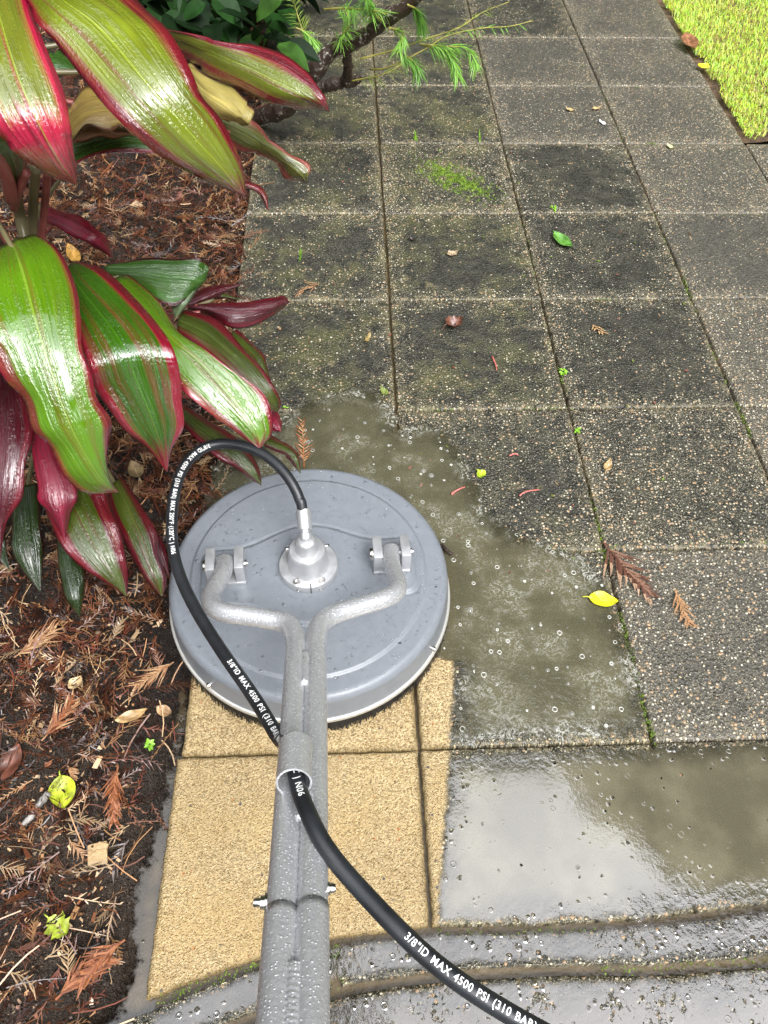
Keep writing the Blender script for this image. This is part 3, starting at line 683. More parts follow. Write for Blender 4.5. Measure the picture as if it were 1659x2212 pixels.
for _ in range(3):
    sm_ = np.stack([np.convolve(np.pad(hp[:, i], 9, 'edge'), np.ones(19)/19, 'valid') for i in range(3)], 1); sm_[:12] = hp[:12]; sm_[-12:] = hp[-12:]; hp = sm_
hose = empty('pressure_hose', tuple(hw[0]), label='black rubber pressure hose with white printing looping from the cleaner hub through the handle ring', cat='hose')
tube('rubber_hose', hp, HR, rub, hose, 24)
wht = simple('white_print', (0.82, 0.82, 0.80), .5)
e0 = Vector(hp[0]); hubtop = Vector((CX, CY, HZ+.088)); fd = (e0-hubtop).normalized()
Mf = Matrix.Translation(hubtop) @ fd.to_track_quat('Z', 'Y').to_matrix().to_4x4(); fl = (e0-hubtop).length
fit = lathe('hose_fitting', [(0, -.004), (.0075, -.004), (.0105, .0), (.0105, .010), (.0080, .0115), (.0080, fl*.38), (.0118, fl*.40), (.0122, fl*.45), (.0122, fl+.008), (.0102, fl+.010), (.0098, fl+.004)], Mf, alm, hose, 24)
# printing wrapped on the hose
cu = bpy.data.curves.new('print', 'FONT'); cu.body = '3/8"ID MAX 4500 PSI (310 BAR) MAX 250\u00b0F (120\u00b0C ) N06'; cu.size = 1.0; cu.offset = .018; cu.space_character = 1.12; cu.space_word = 1.3; cu.resolution_u = 3
to = bpy.data.objects.new('print', cu); COL.objects.link(to)
dg = bpy.context.evaluated_depsgraph_get(); tm = bpy.data.meshes.new_from_object(to.evaluated_get(dg)); bpy.data.objects.remove(to)
bm = bmesh.new(); bm.from_mesh(tm); bmesh.ops.triangulate(bm, faces=bm.faces[:])
for _ in range(6):
    le = [e for e in bm.edges if e.calc_length() > .11]
    if not le: break
    bmesh.ops.subdivide_edges(bm, edges=le, cuts=1); bmesh.ops.triangulate(bm, faces=[f for f in bm.faces if len(f.verts) > 3])
bm.to_mesh(tm); bm.free()
tv = np.array([tuple(q.co) for q in tm.vertices]); tf = [tuple(p.vertices) for p in tm.polygons]; tw = tv[:, 0].max()

darc = np.r_[0, np.cumsum(np.linalg.norm(np.diff(hp, axis=0), axis=1))]
Tn = np.gradient(hp, axis=0); Tn /= np.linalg.norm(Tn, axis=1)[:, None]
def arc_at(px, py):
    """arc length of the hose point that shows at this place"""
    best, bi = 1e9, 0
    for i, p in enumerate(hp):
        d = Vector(p)-CAM; z = d.dot(_fw); x = W/2+F*d.dot(CR)/z; y = H/2-F*d.dot(CU)/z
        if (x-px)**2+(y-py)**2 < best: best, bi = (x-px)**2+(y-py)**2, i
    return darc[bi]
def wrap_text(a0, a1, name='lettering', off=0.0, hgt=.0070):
    ln = a1-a0; v = []
    for x, y, _ in tv:
        s = a0+ln*x/tw; i = int(np.clip(np.searchsorted(darc, s)-1, 0, len(hp)-2)); t = (s-darc[i])/(darc[i+1]-darc[i])
        p = hp[i]*(1-t)+hp[i+1]*t; T = Tn[i]*(1-t)+Tn[i+1]*t; T /= np.linalg.norm(T)
        n = np.array(CAM)-p; n = n-T*(n@T); n /= np.linalg.norm(n); b = np.cross(n, T)
        phi = ((y-.36)*hgt/.72)/HR + off
        v.append(p+(HR+.00035)*(n*math.cos(phi)+b*math.sin(phi)))
    return pymesh(name, v, tf, wht, hose)
wrap_text(arc_at(452, 958), arc_at(374, 1206), off=0.0)
wrap_text(arc_at(489, 1440), arc_at(662, 1730), off=0.15)
a3 = arc_at(872, 2026); wrap_text(a3, a3+.245, off=0.2)

# ================================================================== CORDYLINE
def leaf_material(name, mid, edge, margin=0.72, streak=0.5, vein=None, wet=1.0, tip=None, rough=0.10, alt=None):
    m, g = mat(name)
    uv = g.n('ShaderNodeUVMap').outputs[0]; u, v, _ = g.sep(uv)
    rnd = g.m('MULTIPLY', g.n('ShaderNodeObjectInfo').outputs['Random'], 20.0)
    uc = g.m('SUBTRACT', g.m('MULTIPLY', u, 2.0), 1.0); au = g.m('ABSOLUTE', uc)
    st = g.comb(g.m('MULTIPLY', u, 9.0), g.m('MULTIPLY', v, 0.9), rnd)
    fn = g.comb(g.m('MULTIPLY', u, 42.0), g.m('MULTIPLY', v, 2.2), rnd)
    bl = g.comb(g.m('MULTIPLY', u, 2.2), g.m('MULTIPLY', v, 3.0), rnd)
    n1 = g.noise(st, 1.0, 4.0, .6); n2 = g.noise(fn, 1.0, 3.0); n3 = g.noise(bl, 1.0, 3.0)
    mg = g.ss(g.m('ADD', au, g.m('MULTIPLY', g.m('SUBTRACT', n1, .5), 1.0)), margin, min(1.0, margin+.24))
    mg = g.m('MAXIMUM', mg, g.ss(au, .93, .97))
    if tip is not None: mg = g.m('MAXIMUM', mg, g.ss(g.m('ADD', v, g.m('MULTIPLY', g.m('SUBTRACT', n1, .5), .35)), tip, tip+.12))
    sk = g.m('MULTIPLY', g.ss(n1, .54, .66), streak)
    base = g.mix(g.ss(n3, .3, .7), tuple(c*.72 for c in mid), tuple(c*1.22 for c in mid))
    base = g.mix(g.m('MULTIPLY', g.ss(n2, .35, .65), .45), base, alt or tuple(c*.5 for c in mid))
    dull = tuple(.45*a+.25*b for a, b in zip(edge, mid))
    col = g.mix(sk, base, dull); col = g.mix(mg, col, g.mix(g.ss(n1, .35, .65), edge, tuple(c*.38 for c in edge)))
    vn = vein or tuple(min(1, c*1.7) for c in mid)
    col = g.mix(g.m('MULTIPLY', g.ss(au, .010, .030, 1.0, 0.0), .6), col, vn)
    # rain: patches of running water are mirror smooth, between them the leaf is waxy
    o = g.obj(); d1 = g.noise(o, 210.0, 3.0, .6); wp = g.ss(g.m('ADD', g.noise(st, 1.6, 4.0, .6), g.m('MULTIPLY', g.m('SUBTRACT', d1, .5), .35)), .42, .56)
    ro = g.m('ADD', g.m('MULTIPLY', wp, -(.30)*wet), rough+.30*wet)
    rib = g.m('MULTIPLY', g.n('ShaderNodeTexWave', {'Vector': g.comb(u, 0.0, 0.0), 'Scale': 26.0, 'Distortion': 0.6}).outputs['Fac'], .35)
    h = g.m('ADD', g.m('MULTIPLY', n1, 1.6), g.m('ADD', g.m('MULTIPLY', n2, .5), g.m('ADD', rib, g.m('MULTIPLY', wp, .5))))
    nm = g.bump(h, .55, .0024)
    p = g.pbr(color=col, rough=ro, normal=nm, coat=1.0*wet, coatr=g.ss(wp, 0.0, 1.0, .09, .02), coatn=g.bump(g.m('ADD', g.m('MULTIPLY', n1, 1.5), g.m('ADD', g.m('MULTIPLY', n2, .55), g.m('MULTIPLY', wp, .5))), .50, .0030), spec=.12); p.inputs['Coat IOR'].default_value = 2.2
    tl = g.n('ShaderNodeBsdfTranslucent', {'Color': g.mix(1.0, col, (1.0, 1.0, .8), 'MULTIPLY')})
    g.out(g.n('ShaderNodeMixShader', {0: .14, 1: p.outputs[0], 2: tl.outputs[0]}).outputs[0])
    return m
RED = (0.42, 0.010, 0.042)
LM = {
 'lime': leaf_material('lime_red_leaf', (0.22, 0.28, 0.016), (0.28, 0.010, 0.026), .60, .85, tip=.86),
 'limered': leaf_material('red_streaked_leaf', (0.20, 0.25, 0.018), (0.30, 0.010, 0.032), .36, .95, tip=.72),
 'pink': leaf_material('pink_tip_leaf', (0.22, 0.26, 0.022), (0.66, 0.016, 0.075), .48, .75, tip=.46),
 'green': leaf_material('green_red_leaf', (0.090, 0.225, 0.005), RED, .72, .40, vein=(.30, .45, .05), tip=.88, alt=(.16, .29, .010)),
 'deep': leaf_material('deep_green_leaf', (0.040, 0.135, 0.004), (0.38, 0.008, 0.036), .58, .60, tip=.84),
 'tail': leaf_material('red_tailed_leaf', (0.040, 0.135, 0.004), (0.34, 0.008, 0.028), .50, .5, tip=.62),
 'plain': leaf_material('plain_green_leaf', (0.045, 0.13, 0.014), (0.11, 0.010, 0.02), .90, .15, wet=.6),
 'bronze': leaf_material('bronze_leaf', (0.060, 0.085, 0.010), (0.17, 0.008, 0.018), .42, .8, wet=.5),
 'maroon': leaf_material('maroon_leaf', (0.10, 0.008, 0.018), (0.20, 0.006, 0.022), .55, .5, wet=.5),
 'crimson': leaf_material('crimson_leaf', (0.24, 0.008, 0.034), (0.36, 0.010, 0.045), .6, .4, wet=.5),
 'yellow': leaf_material('yellow_leaf', (0.56, 0.46, 0.13), (0.60, 0.30, 0.16), .80, .35, wet=.5),
 'salmon': leaf_material('salmon_leaf', (0.36, 0.16, 0.07), (0.30, 0.07, 0.05), .75, .4, wet=.4),
 'tan': leaf_material('tan_leaf', (0.36, 0.25, 0.065), (0.30, 0.13, 0.05), .75, .4, wet=.4),
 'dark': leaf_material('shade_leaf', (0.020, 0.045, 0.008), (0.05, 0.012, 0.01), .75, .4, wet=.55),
 'pale': leaf_material('pale_underside', (0.16, 0.24, 0.11), (0.22, 0.03, 0.04), .88, .1, wet=.7),
 'rosegreen': leaf_material('rose_green_leaf', (0.17, 0.20, 0.035), (0.52, 0.12, 0.10), .50, .45),
}
cr = P(10, 560, .45)
cord = empty('cordyline_plant', (cr.x-.05, cr.y+.05, -.01), label='red edged green cordyline with broad wet leaves in the mulched bed', cat='plant')
def leaf(mk, stations, tip, label=None, droop=.012, ripple=.0058, arch=.0, nv=44, nu=14, lift=0.0, seed=None, tilt=0.0, k=.42):
    rs = random.Random(seed if seed is not None else len(cord.children)*7+3)
    M_, L_, R_ = [], [], []
    zt = max(s[3] for s in stations); ns = len(stations); ease = lambda z, t: zt-(zt-z)*(k+.22*t*t)
    for si, s in enumerate(stations):
        (mx, my), (lx, ly), (rx, ry), z = s[:4]; dl, dr_ = (s[4], s[5]) if len(s) > 4 else (droop, droop); z = ease(z, si/ns)+lift; dl += tilt; dr_ -= tilt
        M_.append(P(mx, my, z)); L_.append(P(lx, ly, z-dl)); R_.append(P(rx, ry, z-dr_))
    tz = ease(tip[2], 1)+lift; tp = P(tip[0], tip[1], tz); M_.append(tp); L_.append(tp); R_.append(tp)
    Mc, Lc, Rc = (catmull([tuple(p) for p in q], nv) for q in (M_, L_, R_))
    v, uvs, f = [], [], []
    p1, p2 = rs.uniform(0, 6), rs.uniform(0, 6); fr1, fr2 = rs.uniform(13, 19), rs.uniform(13, 19)
    for j in range(nv):
        t = j/(nv-1); wsc = np.linalg.norm(Rc[j]-Lc[j])/.11
        ax = Mc[min(j+1, nv-1)]-Mc[max(j-1, 0)]; nn = np.cross(Rc[j]-Lc[j], ax); ln = np.linalg.norm(nn); nn = nn/ln if ln > 1e-9 else np.array([0, 0, 1.]); nn = nn if nn[2] > 0 else -nn
        for i in range(nu+1):
            u = -1+2*i/nu
            p = Lc[j]*(u*(u-1)/2)+Mc[j]*(1-u*u)+Rc[j]*(u*(u+1)/2)
            rp_ = ripple*min(1.3, wsc)*abs(u)**2.2*(math.sin(t*fr1+p1) if u < 0 else math.sin(t*fr2+p2))*min(1, (1-t)*5)
            rib = -.0028*math.exp(-(u/.07)**2)*min(1, wsc)
            p = p+nn*(rp_+rib+.0012*math.sin(u*9+p1)*min(1, wsc)); v.append(p); uvs.append((i/nu, t))
    for j in range(nv-1):
        for i in range(nu): f.append((j*(nu+1)+i, j*(nu+1)+i+1, (j+1)*(nu+1)+i+1, (j+1)*(nu+1)+i))
    o = pymesh('leaf', v, f, LM[mk], cord); ul = o.data.uv_layers.new(name='UVMap')
    for lp in o.data.loops: ul.data[lp.index].uv = uvs[lp.vertex_index]
    sm = o.modifiers.new('thickness', 'SOLIDIFY'); sm.thickness = .0007; sm.offset = -1
    if label: o['label'] = label
    STALKS.append((mk, Mc[0], Mc[2]))
    return o
STALKS = []
# upper rosette
leaf('pink', [((-40,-120),(-130,-90),(40,-130),.93),((-10,0),(-110,30),(62,0),.915),((15,90),(-90,130),(90,85),.885),((45,180),(-50,210),(132,182),.84),((80,260),(-8,285),(150,258),.79),((115,325),(48,340),(158,325),.735),((145,372),(105,378),(163,362),.69)], (165,398,.665), 'olive and hot pink leaf with white sky glare')
leaf('lime', [((70,-60),(35,-40),(200,-100),.93),((140,0),(62,5),(285,-20),.925),((195,40),(82,60),(325,25),.905),((240,85),(122,98),(368,80),.88),((300,157),(185,172),(412,155),.845),((345,212),(235,238),(436,206),.81),((390,262),(290,291),(475,255),.77),((440,320),(360,347),(506,316),.72),((490,375),(440,388),(527,372),.675)], (529,425,.635), 'largest lime green leaf with red rim')
leaf('limered', [((330,62),(345,95),(335,52),.72),((400,88),(405,128),(400,72),.745),((480,122),(462,165),(500,93),.75),((540,148),(520,192),(548,96),.745),((600,178),(577,220),(612,118),.735),((650,203),(625,232),(657,150),.72),((690,225),(675,237),(699,198),.70)], (711,240,.685), tilt=.028)
leaf('yellow', [((400,150),(393,185),(410,135),.69),((440,195),(425,220),(450,163),.695),((485,222),(460,250),(495,178),.69),((515,245),(490,260),(529,215),.675),((535,262),(518,270),(546,242),.66)], (538,270,.655), 'pale yellow ageing leaf', tilt=.02)
leaf('rosegreen', [((470,262),(465,285),(480,250),.59),((535,293),(505,322),(545,260),.585),((575,320),(560,334),(582,302),.57),((612,345),(595,355),(616,327),.55),((642,367),(615,383),(656,345),.525),((658,383),(640,391),(669,368),.51)], (662,393,.50), tilt=.02)
leaf('tan', [((130,292),(148,305),(125,262),.66),((185,245),(190,278),(165,205),.67),((240,235),(250,280),(212,197),.67),((290,250),(290,288),(272,215),.665)], (345,280,.65), 'tan ageing leaf')
leaf('salmon', [((140,300),(145,310),(135,292),.62),((190,283),(195,300),(185,266),.625),((240,282),(245,296),(232,268),.625)], (300,290,.61))
leaf('tail', [((120,345),(130,380),(125,300),.56),((190,318),(195,347),(190,286),.585),((250,302),(255,329),(250,276),.59),((310,306),(310,328),(305,285),.58),((360,325),(360,339),(368,308),.56),((430,362),(425,370),(440,350),.53),((500,392),(494,398),(508,384),.50),((545,404),(539,408),(553,398),.485),((570,424),(563,424),(575,418),.465)], (579,455,.44), droop=.006)
leaf('deep', [((-60,250),(-50,270),(-70,235),.78),((-10,290),(-15,320),(0,270),.74),((25,330),(5,360),(55,310),.68)], (45,420,.55))
leaf('crimson', [((95,460),(92,478),(102,446),.46),((150,480),(143,500),(158,462),.455),((195,506),(185,524),(202,487),.43),((224,532),(215,540),(232,520),.39)], (240,556,.35), 'dark crimson leaf in shade')
leaf('plain', [((100,130),(95,150),(110,110),.68),((130,135),(120,158),(140,115),.675)], (175,160,.66))
leaf('maroon', [((60,390),(45,400),(75,380),.6),((110,405),(100,420),(120,392),.58)], (20,450,.5))
# lower rosette
leaf('green', [((25,520),(-30,560),(82,513),.64),((41,563),(-80,640),(130,548),.66),((55,610),(-90,700),(161,612),.65),((72,675),(-60,748),(172,680),.625),((92,745),(-18,768),(178,752),.58),((112,805),(14,822),(199,810),.53),((130,865),(50,866),(209,865),.48),((152,920),(68,925),(238,912),.43),((175,965),(108,960),(236,950),.385),((205,1015),(138,1028),(230,1002),.335),((232,1050),(185,1062),(240,1042),.29)], (256,1063,.265), 'biggest bright green lower leaf', nv=56)
leaf('deep', [((150,573),(140,580),(165,565),.55),((165,612),(140,645),(228,588),.575),((210,668),(165,705),(296,645),.565),((244,712),(178,752),(341,700),.548),((276,765),(195,802),(376,760),.52),((292,815),(205,842),(391,818),.455),((310,860),(238,884),(392,872),.40),((332,915),(276,932),(397,922),.34),((350,965),(318,968),(371,968),.29)], (361,1019,.235), 'green leaf with bent middle and red rim')
leaf('green', [((250,600),(245,618),(278,596),.49),((300,650),(285,680),(342,650),.51),((340,700),(320,740),(386,716),.505),((385,742),(350,790),(440,756),.487),((425,775),(378,826),(490,792),.462),((463,812),(412,862),(540,824),.432),((503,858),(455,894),(573,858),.395),((535,900),(496,922),(588,903),.365),((558,937),(527,946),(586,938),.338)], (560,968,.318), 'yellow green leaf dripping over the hose')
leaf('bronze', [((385,690),(385,725),(400,665),.40),((440,715),(440,762),(466,692),.40),((490,755),(478,800),(521,747),.385),((535,800),(518,835),(563,792),.355),((570,840),(555,868),(594,842),.32),((592,870),(575,892),(607,866),.285)], (600,890,.26))
leaf('bronze', [((500,722),(500,745),(512,714),.33),((545,762),(535,790),(560,756),.325),((566,795),(550,825),(576,788),.31)], (590,850,.27))
leaf('plain', [((225,583),(225,605),(232,572),.435),((300,588),(298,622),(302,561),.45),((360,596),(345,652),(376,557),.445,.004,.004),((408,600),(384,657),(433,562),.435,.0,.004),((432,606),(412,636),(451,574),.42,.0,.006)], (444,606,.41), 'dark green leaf with folded tip', tilt=.015)
leaf('pale', [((419,628),(408,638),(427,620),.43),((398,655),(372,656),(409,653),.412)], (379,688,.38))
leaf('maroon', [((405,662),(405,668),(405,656),.34),((450,668),(450,680),(450,656),.345),((500,676),(497,708),(500,654),.34),((545,672),(545,704),(546,650),.33),((585,662),(583,685),(590,643),.32),((610,655),(607,669),(614,640),.305)], (625,653,.295), 'glossy maroon leaf reaching over the path edge', droop=.016, tilt=.012)
leaf('maroon', [((405,655),(408,664),(412,642),.36),((455,632),(462,643),(453,619),.355),((490,622),(492,630),(490,616),.345)], (524,613,.335))
leaf('bronze', [((445,640),(445,646),(450,634),.26),((480,638),(478,645),(483,631),.25)], (517,648,.22))
leaf('bronze', [((392,892),(394,914),(390,876),.275),((435,925),(422,947),(442,902),.265),((480,960),(460,984),(492,935),.245),((520,992),(503,1006),(539,975),.22),((545,1020),(528,1026),(559,1012),.195)], (565,1048,.165))
leaf('bronze', [((575,953),(571,965),(585,940),.22),((615,970),(612,981),(619,959),.215),((636,988),(625,994),(643,980),.20)], (649,1023,.165))
leaf('crimson', [((570,880),(560,895),(580,865),.27),((590,902),(578,918),(600,893),.265),((600,920),(588,930),(608,912),.255)], (606,932,.245))
leaf('maroon', [((0,790),(-50,800),(40,790),.42),((2,850),(-55,860),(52,855),.39),((5,925),(-60,930),(70,932),.345),((0,1000),(-60,1005),(57,1002),.295),((-5,1065),(-50,1065),(46,1075),.25),((-6,1130),(-30,1135),(14,1132),.2)], (-1,1215,.14), 'plum coloured drooping leaf with raindrops')
leaf('crimson', [((85,890),(62,895),(110,885),.375),((95,970),(70,978),(122,962),.335),((115,1035),(81,1048),(158,1035),.295),((125,1080),(84,1080),(168,1076),.265),((132,1120),(113,1116),(152,1110),.235)], (141,1171,.19), 'narrow wine red leaf with beaded water')
leaf('bronze', [((140,1055),(88,1075),(225,1045),.285),((170,1110),(112,1137),(241,1100),.262),((195,1160),(140,1189),(261,1150),.232),((222,1205),(180,1229),(271,1200),.198),((250,1250),(222,1254),(277,1240),.16)], (273,1288,.13), 'olive leaf with brown rim hanging low')
leaf('bronze', [((250,1040),(230,1060),(264,1032),.235),((275,1095),(240,1112),(307,1095),.222),((300,1150),(262,1157),(337,1150),.198),((318,1200),(287,1207),(343,1195),.168),((338,1248),(315,1252),(359,1252),.135)], (350,1289,.10))
leaf('maroon', [((325,1150),(318,1160),(335,1140),.13),((345,1190),(335,1198),(356,1182),.11)], (366,1246,.07))
leaf('dark', [((50,1050),(30,1060),(82,1045),.2),((55,1130),(24,1142),(88,1130),.165),((65,1200),(32,1207),(94,1190),.125)], (87,1278,.07))
leaf('dark', [((135,1160),(122,1162),(150,1158),.16),((150,1230),(130,1237),(181,1225),.12),((162,1290),(142,1292),(181,1280),.085)], (172,1332,.05))
leaf('dark', [((-30,1050),(-60,1060),(0,1040),.2),((-20,1150),(-50,1160),(10,1150),.15)], (20,1230,.08))
for q in ([((-40,560),(-60,590),(-20,540),.62),((-120,620),(-160,690),(-90,590),.62),((-220,720),(-270,780),(-170,690),.54)], [((-40,500),(-60,530),(-20,480),.66),((-150,500),(-150,560),(-150,440),.68),((-300,540),(-300,600),(-300,480),.62)],  # extra leaves out of view on the left, added to shade the bed
          [((-80,300),(-90,340),(-70,260),.80),((-170,300),(-170,370),(-170,230),.83),((-320,340),(-320,410),(-310,270),.78)], [((-30,640),(-60,660),(-10,620),.56),((-70,760),(-130,780),(-20,745),.55),((-110,900),(-180,910),(-50,890),.46)],
          [((-60,180),(-80,220),(-40,140),.86),((-150,120),(-160,190),(-140,50),.92),((-300,120),(-310,190),(-290,50),.9)]):
    e = q[-1][0]; b_ = q[-2][0]; leaf('green', q, (e[0]*2-b_[0]-20, e[1]*2-b_[1]+40, q[-1][3]-.1))
# stalks and canes
stk = simple('leaf_stalk', (0.16, 0.14, 0.07), .3, var=.3, vscale=14); stp = simple('pink_stalk', (0.30, 0.085, 0.075), .3, var=.3, vscale=14); cane = simple('brown_cane', (0.09, 0.055, 0.03), .6, bump=(80, .6, .004), var=.4)
for m_, pts, r in ((stk, ((34,405,.62),(42,460,.55),(58,535,.50)), .0085), (stk, ((76,360,.66),(72,440,.56),(68,530,.47)), .0075), (stp, ((103,370,.64),(96,450,.54),(88,535,.45)), .006),
                   (stp, ((-20,460,.62),(10,510,.58),(40,555,.55)), .0065), (stp, ((-20,320,.75),(12,375,.70),(25,430,.62)), .009), (stp, ((58,372,.70),(40,410,.64),(30,450,.58)), .006), (stk, ((150,580,.54),(100,560,.5),(40,560,.44)), .006), (stk, ((250,605,.48),(150,600,.44),(50,600,.38)), .006)):
    pa = catmull([tuple(P(*q)) for q in pts], 20); tube('leaf_stalk', pa, np.linspace(r, r*1.15, 20), m_, cord, 12)
b0 = P(10, 560, .45)
for mk, q, q2 in STALKS:                                            # every blade runs back to the crown of its cane
    crown = np.array((b0.x-.04, b0.y+.06, .56)) if False else np.array((b0.x-.09, b0.y+.10, .80))
    if q[2] < .58: crown = np.array((b0.x-.03, b0.y+.04, min(.40, q[2]*.8)))
    if q[2] < .36: crown = np.array((b0.x-.03, b0.y+.04, max(.06, q[2]*.8)))
    if np.linalg.norm(crown-q) < .05 or mk == 'pale': continue
    d = q-q2; d = d/(np.linalg.norm(d)+1e-9); gap = np.linalg.norm(crown-q)
    pa = catmull([tuple(crown), tuple(crown*.55+q*.45+np.array((0, 0, -.09*gap))), tuple(q*.75+crown*.25-np.array((0, 0, .02))), tuple(q2-d*.012-np.array((0, 0, .010)))], 18)
    tube('leaf_stalk', pa, np.linspace(.0055, .0036, 18), stp if mk in ('maroon', 'crimson', 'pink', 'salmon', 'rosegreen') else stk, cord, 10)
tube('cane', catmull([(b0.x-.05, b0.y+.05, -.02), (b0.x-.045, b0.y+.05, .2), (b0.x-.02, b0.y+.03, .45), (b0.x-.04, b0.y+.06, .62)], 24), .017, cane, cord, 14)
tube('cane', catmull([(b0.x-.10, b0.y+.10, -.02), (b0.x-.11, b0.y+.12, .3), (b0.x-.10, b0.y+.14, .6), (b0.x-.09, b0.y+.10, .86)], 24), .016, cane, cord, 14)
# water hanging from the leaf tip
dm = P(557, 967, .316); dv, df = [], []
dome(dv, df, (dm.x, dm.y, dm.z), .006, .004, 12)

# ================================================================== SHRUB AND BRANCH BEHIND
shl = {}
for nm_, c_ in (('a', (0.011, 0.038, 0.007)), ('b', (0.030, 0.075, 0.012)), ('c', (0.005, 0.014, 0.004))):
    shl[nm_] = simple('shrub_leaf_'+{'a': 'mid', 'b': 'light', 'c': 'deep'}[nm_], c_, .5, var=.35, vscale=18, spec=.12)
bark = simple('dark_bark', (0.035, 0.022, 0.016), .55, bump=(120, .9, .006), var=.6, vscale=40)
sb = P(470, 40, 0); shrub = empty('broadleaf_shrub', (sb.x, sb.y+.1, -.01), label='dark green broad leaved shrub behind the cordyline', cat='shrub')
rs = random.Random(3)
def blade(c, d, nrm, L, Wd, n=5):
    """oval leaf blade with a fold, returned as quads"""
    d = np.array(d)/np.linalg.norm(d); s = np.cross(d, nrm); s /= np.linalg.norm(s); nn = np.cross(s, d); Q = []
    pr = [(i/n, math.sin(math.pi*min(1, (i/n)**.8))**.8 if 0 < i < n else 0.03) for i in range(n+1)]
    for k in range(n):
        (t0, w0), (t1, w1) = pr[k], pr[k+1]
        m0 = c+d*L*t0-nn*L*.25*t0*t0; m1 = c+d*L*t1-nn*L*.25*t1*t1
        for sg in (-1, 1):
            e0, e1 = m0+s*sg*w0*Wd+nn*w0*Wd*.35, m1+s*sg*w1*Wd+nn*w1*Wd*.35
            Q += [m0, e0, e1, m1] if sg < 0 else [m0, m1, e1, e0]
    return Q
fol = {'a': [], 'b': [], 'c': []}
for _ in range(430):
    px, py = rs.uniform(250, 640), rs.uniform(-160, 95); z = rs.uniform(.03, .42)
    if py > 95-abs(px-440)*.18: continue
    c = np.array(tuple(P(px, py, z))); c[1] += rs.uniform(-.12, .25)
    th_ = rs.uniform(0, 6.283); fol[rs.choice('aabccc')] += blade(c, (math.cos(th_), math.sin(th_)-.25, rs.uniform(-.7, .35)), (rs.uniform(-.5, .5), rs.uniform(-.7, .2), 1), rs.uniform(.08, .15), rs.uniform(.024, .042))
for k in 'abc': quads('foliage', np.array(fol[k]), shl[k], shrub, smooth=False)
for pts, r in (((P(535, 105, 0), P(533, 60, .12), P(525, 10, .25), P(520, -40, .42)), .017), ((P(440, 85, 0), P(430, 40, .12), P(455, -20, .3)), .014), ((P(470, 80, 0), P(480, 30, .14), P(470, -30, .32)), .012), ((P(400, 80, 0), P(385, 30, .14), P(370, -30, .32)), .012)):
    tube('stem', catmull([tuple(p) for p in pts], 16), np.linspace(r, r*.75, 16), bark if r != .017 else simple('tan_stem', (0.16, 0.085, 0.04), .6, bump=(60, .6, .005), var=.4), shrub, 10)

lich, g = mat('lichen_bark'); o_ = g.obj(); n1 = g.noise(o_, 75.0, 4.0, .65); n2 = g.noise(o_, 22.0, 3.0)
g.out(g.pbr(color=g.mix(g.m('MULTIPLY', g.ss(n1, .55, .63), g.ss(n2, .42, .6)), g.mix(n1, (0.018, 0.012, 0.009), (0.075, 0.045, 0.030)), (0.42, 0.40, 0.35)), rough=.5, normal=g.bump(n1, .9, .007)).outputs[0])
bb = P(520, 262, .02)
branch = empty('tree_branch', tuple(bb), label='low dark lichen spotted branch with feathery twigs leaning over the path', cat='branch')
def knobbly(pts, r0, r1, n=60, sd=1):
    rr = random.Random(sd); pa = catmull([tuple(P(*p)) for p in pts], n); ph = rr.uniform(0, 6)
    rad = np.array([(r0+(r1-r0)*i/(n-1))*(1+(.12 if r0 > .01 else .05)*math.sin(i*.55+ph)+.08*math.sin(i*1.7+ph*2)+rr.uniform(-.05, .05)) for i in range(n)])
    pa = pa+min(1.0, r0/.02)*np.array([[.003*math.sin(i*.5+ph), .003*math.cos(i*.43), .002*math.sin(i*.7)] for i in range(n)]); return pa, rad
for nm_, pts, r0, r1, sd in (('limb', ((520,265,.0),(560,250,.05),(610,236,.12),(650,190,.22),(686,143,.30),(733,98,.36),(780,82,.40),(827,47,.46),(880,8,.52),(950,-50,.6)), .030, .016, 1),
                             ('limb', ((600,240,.12),(650,218,.16),(695,190,.2),(740,178,.22),(776,173,.24)), .024, .013, 2),
                             ('limb', ((745,178,.22),(752,150,.28),(750,120,.34),(758,92,.385)), .013, .011, 3)):
    pa, rad = knobbly(pts, r0, r1, sd=sd); tube(nm_, pa, rad, lich, branch, 12)
twm = simple('green_twig', (0.26, 0.24, 0.05), .5, var=.3); twb = simple('brown_twig', (0.12, 0.07, 0.04), .6, var=.3)
ndm = {}
for nm_, c_ in (('bright', (0.24, 0.48, 0.075)), ('olive', (0.26, 0.34, 0.07)), ('deep', (0.15, 0.34, 0.05))):
    m, g = mat('needle_'+nm_); p = g.pbr(color=c_, rough=.4); t = g.n('ShaderNodeBsdfTranslucent', {'Color': (*c_, 1)}); g.out(g.n('ShaderNodeMixShader', {0: .35, 1: p.outputs[0], 2: t.outputs[0]}).outputs[0]); ndm[nm_] = m
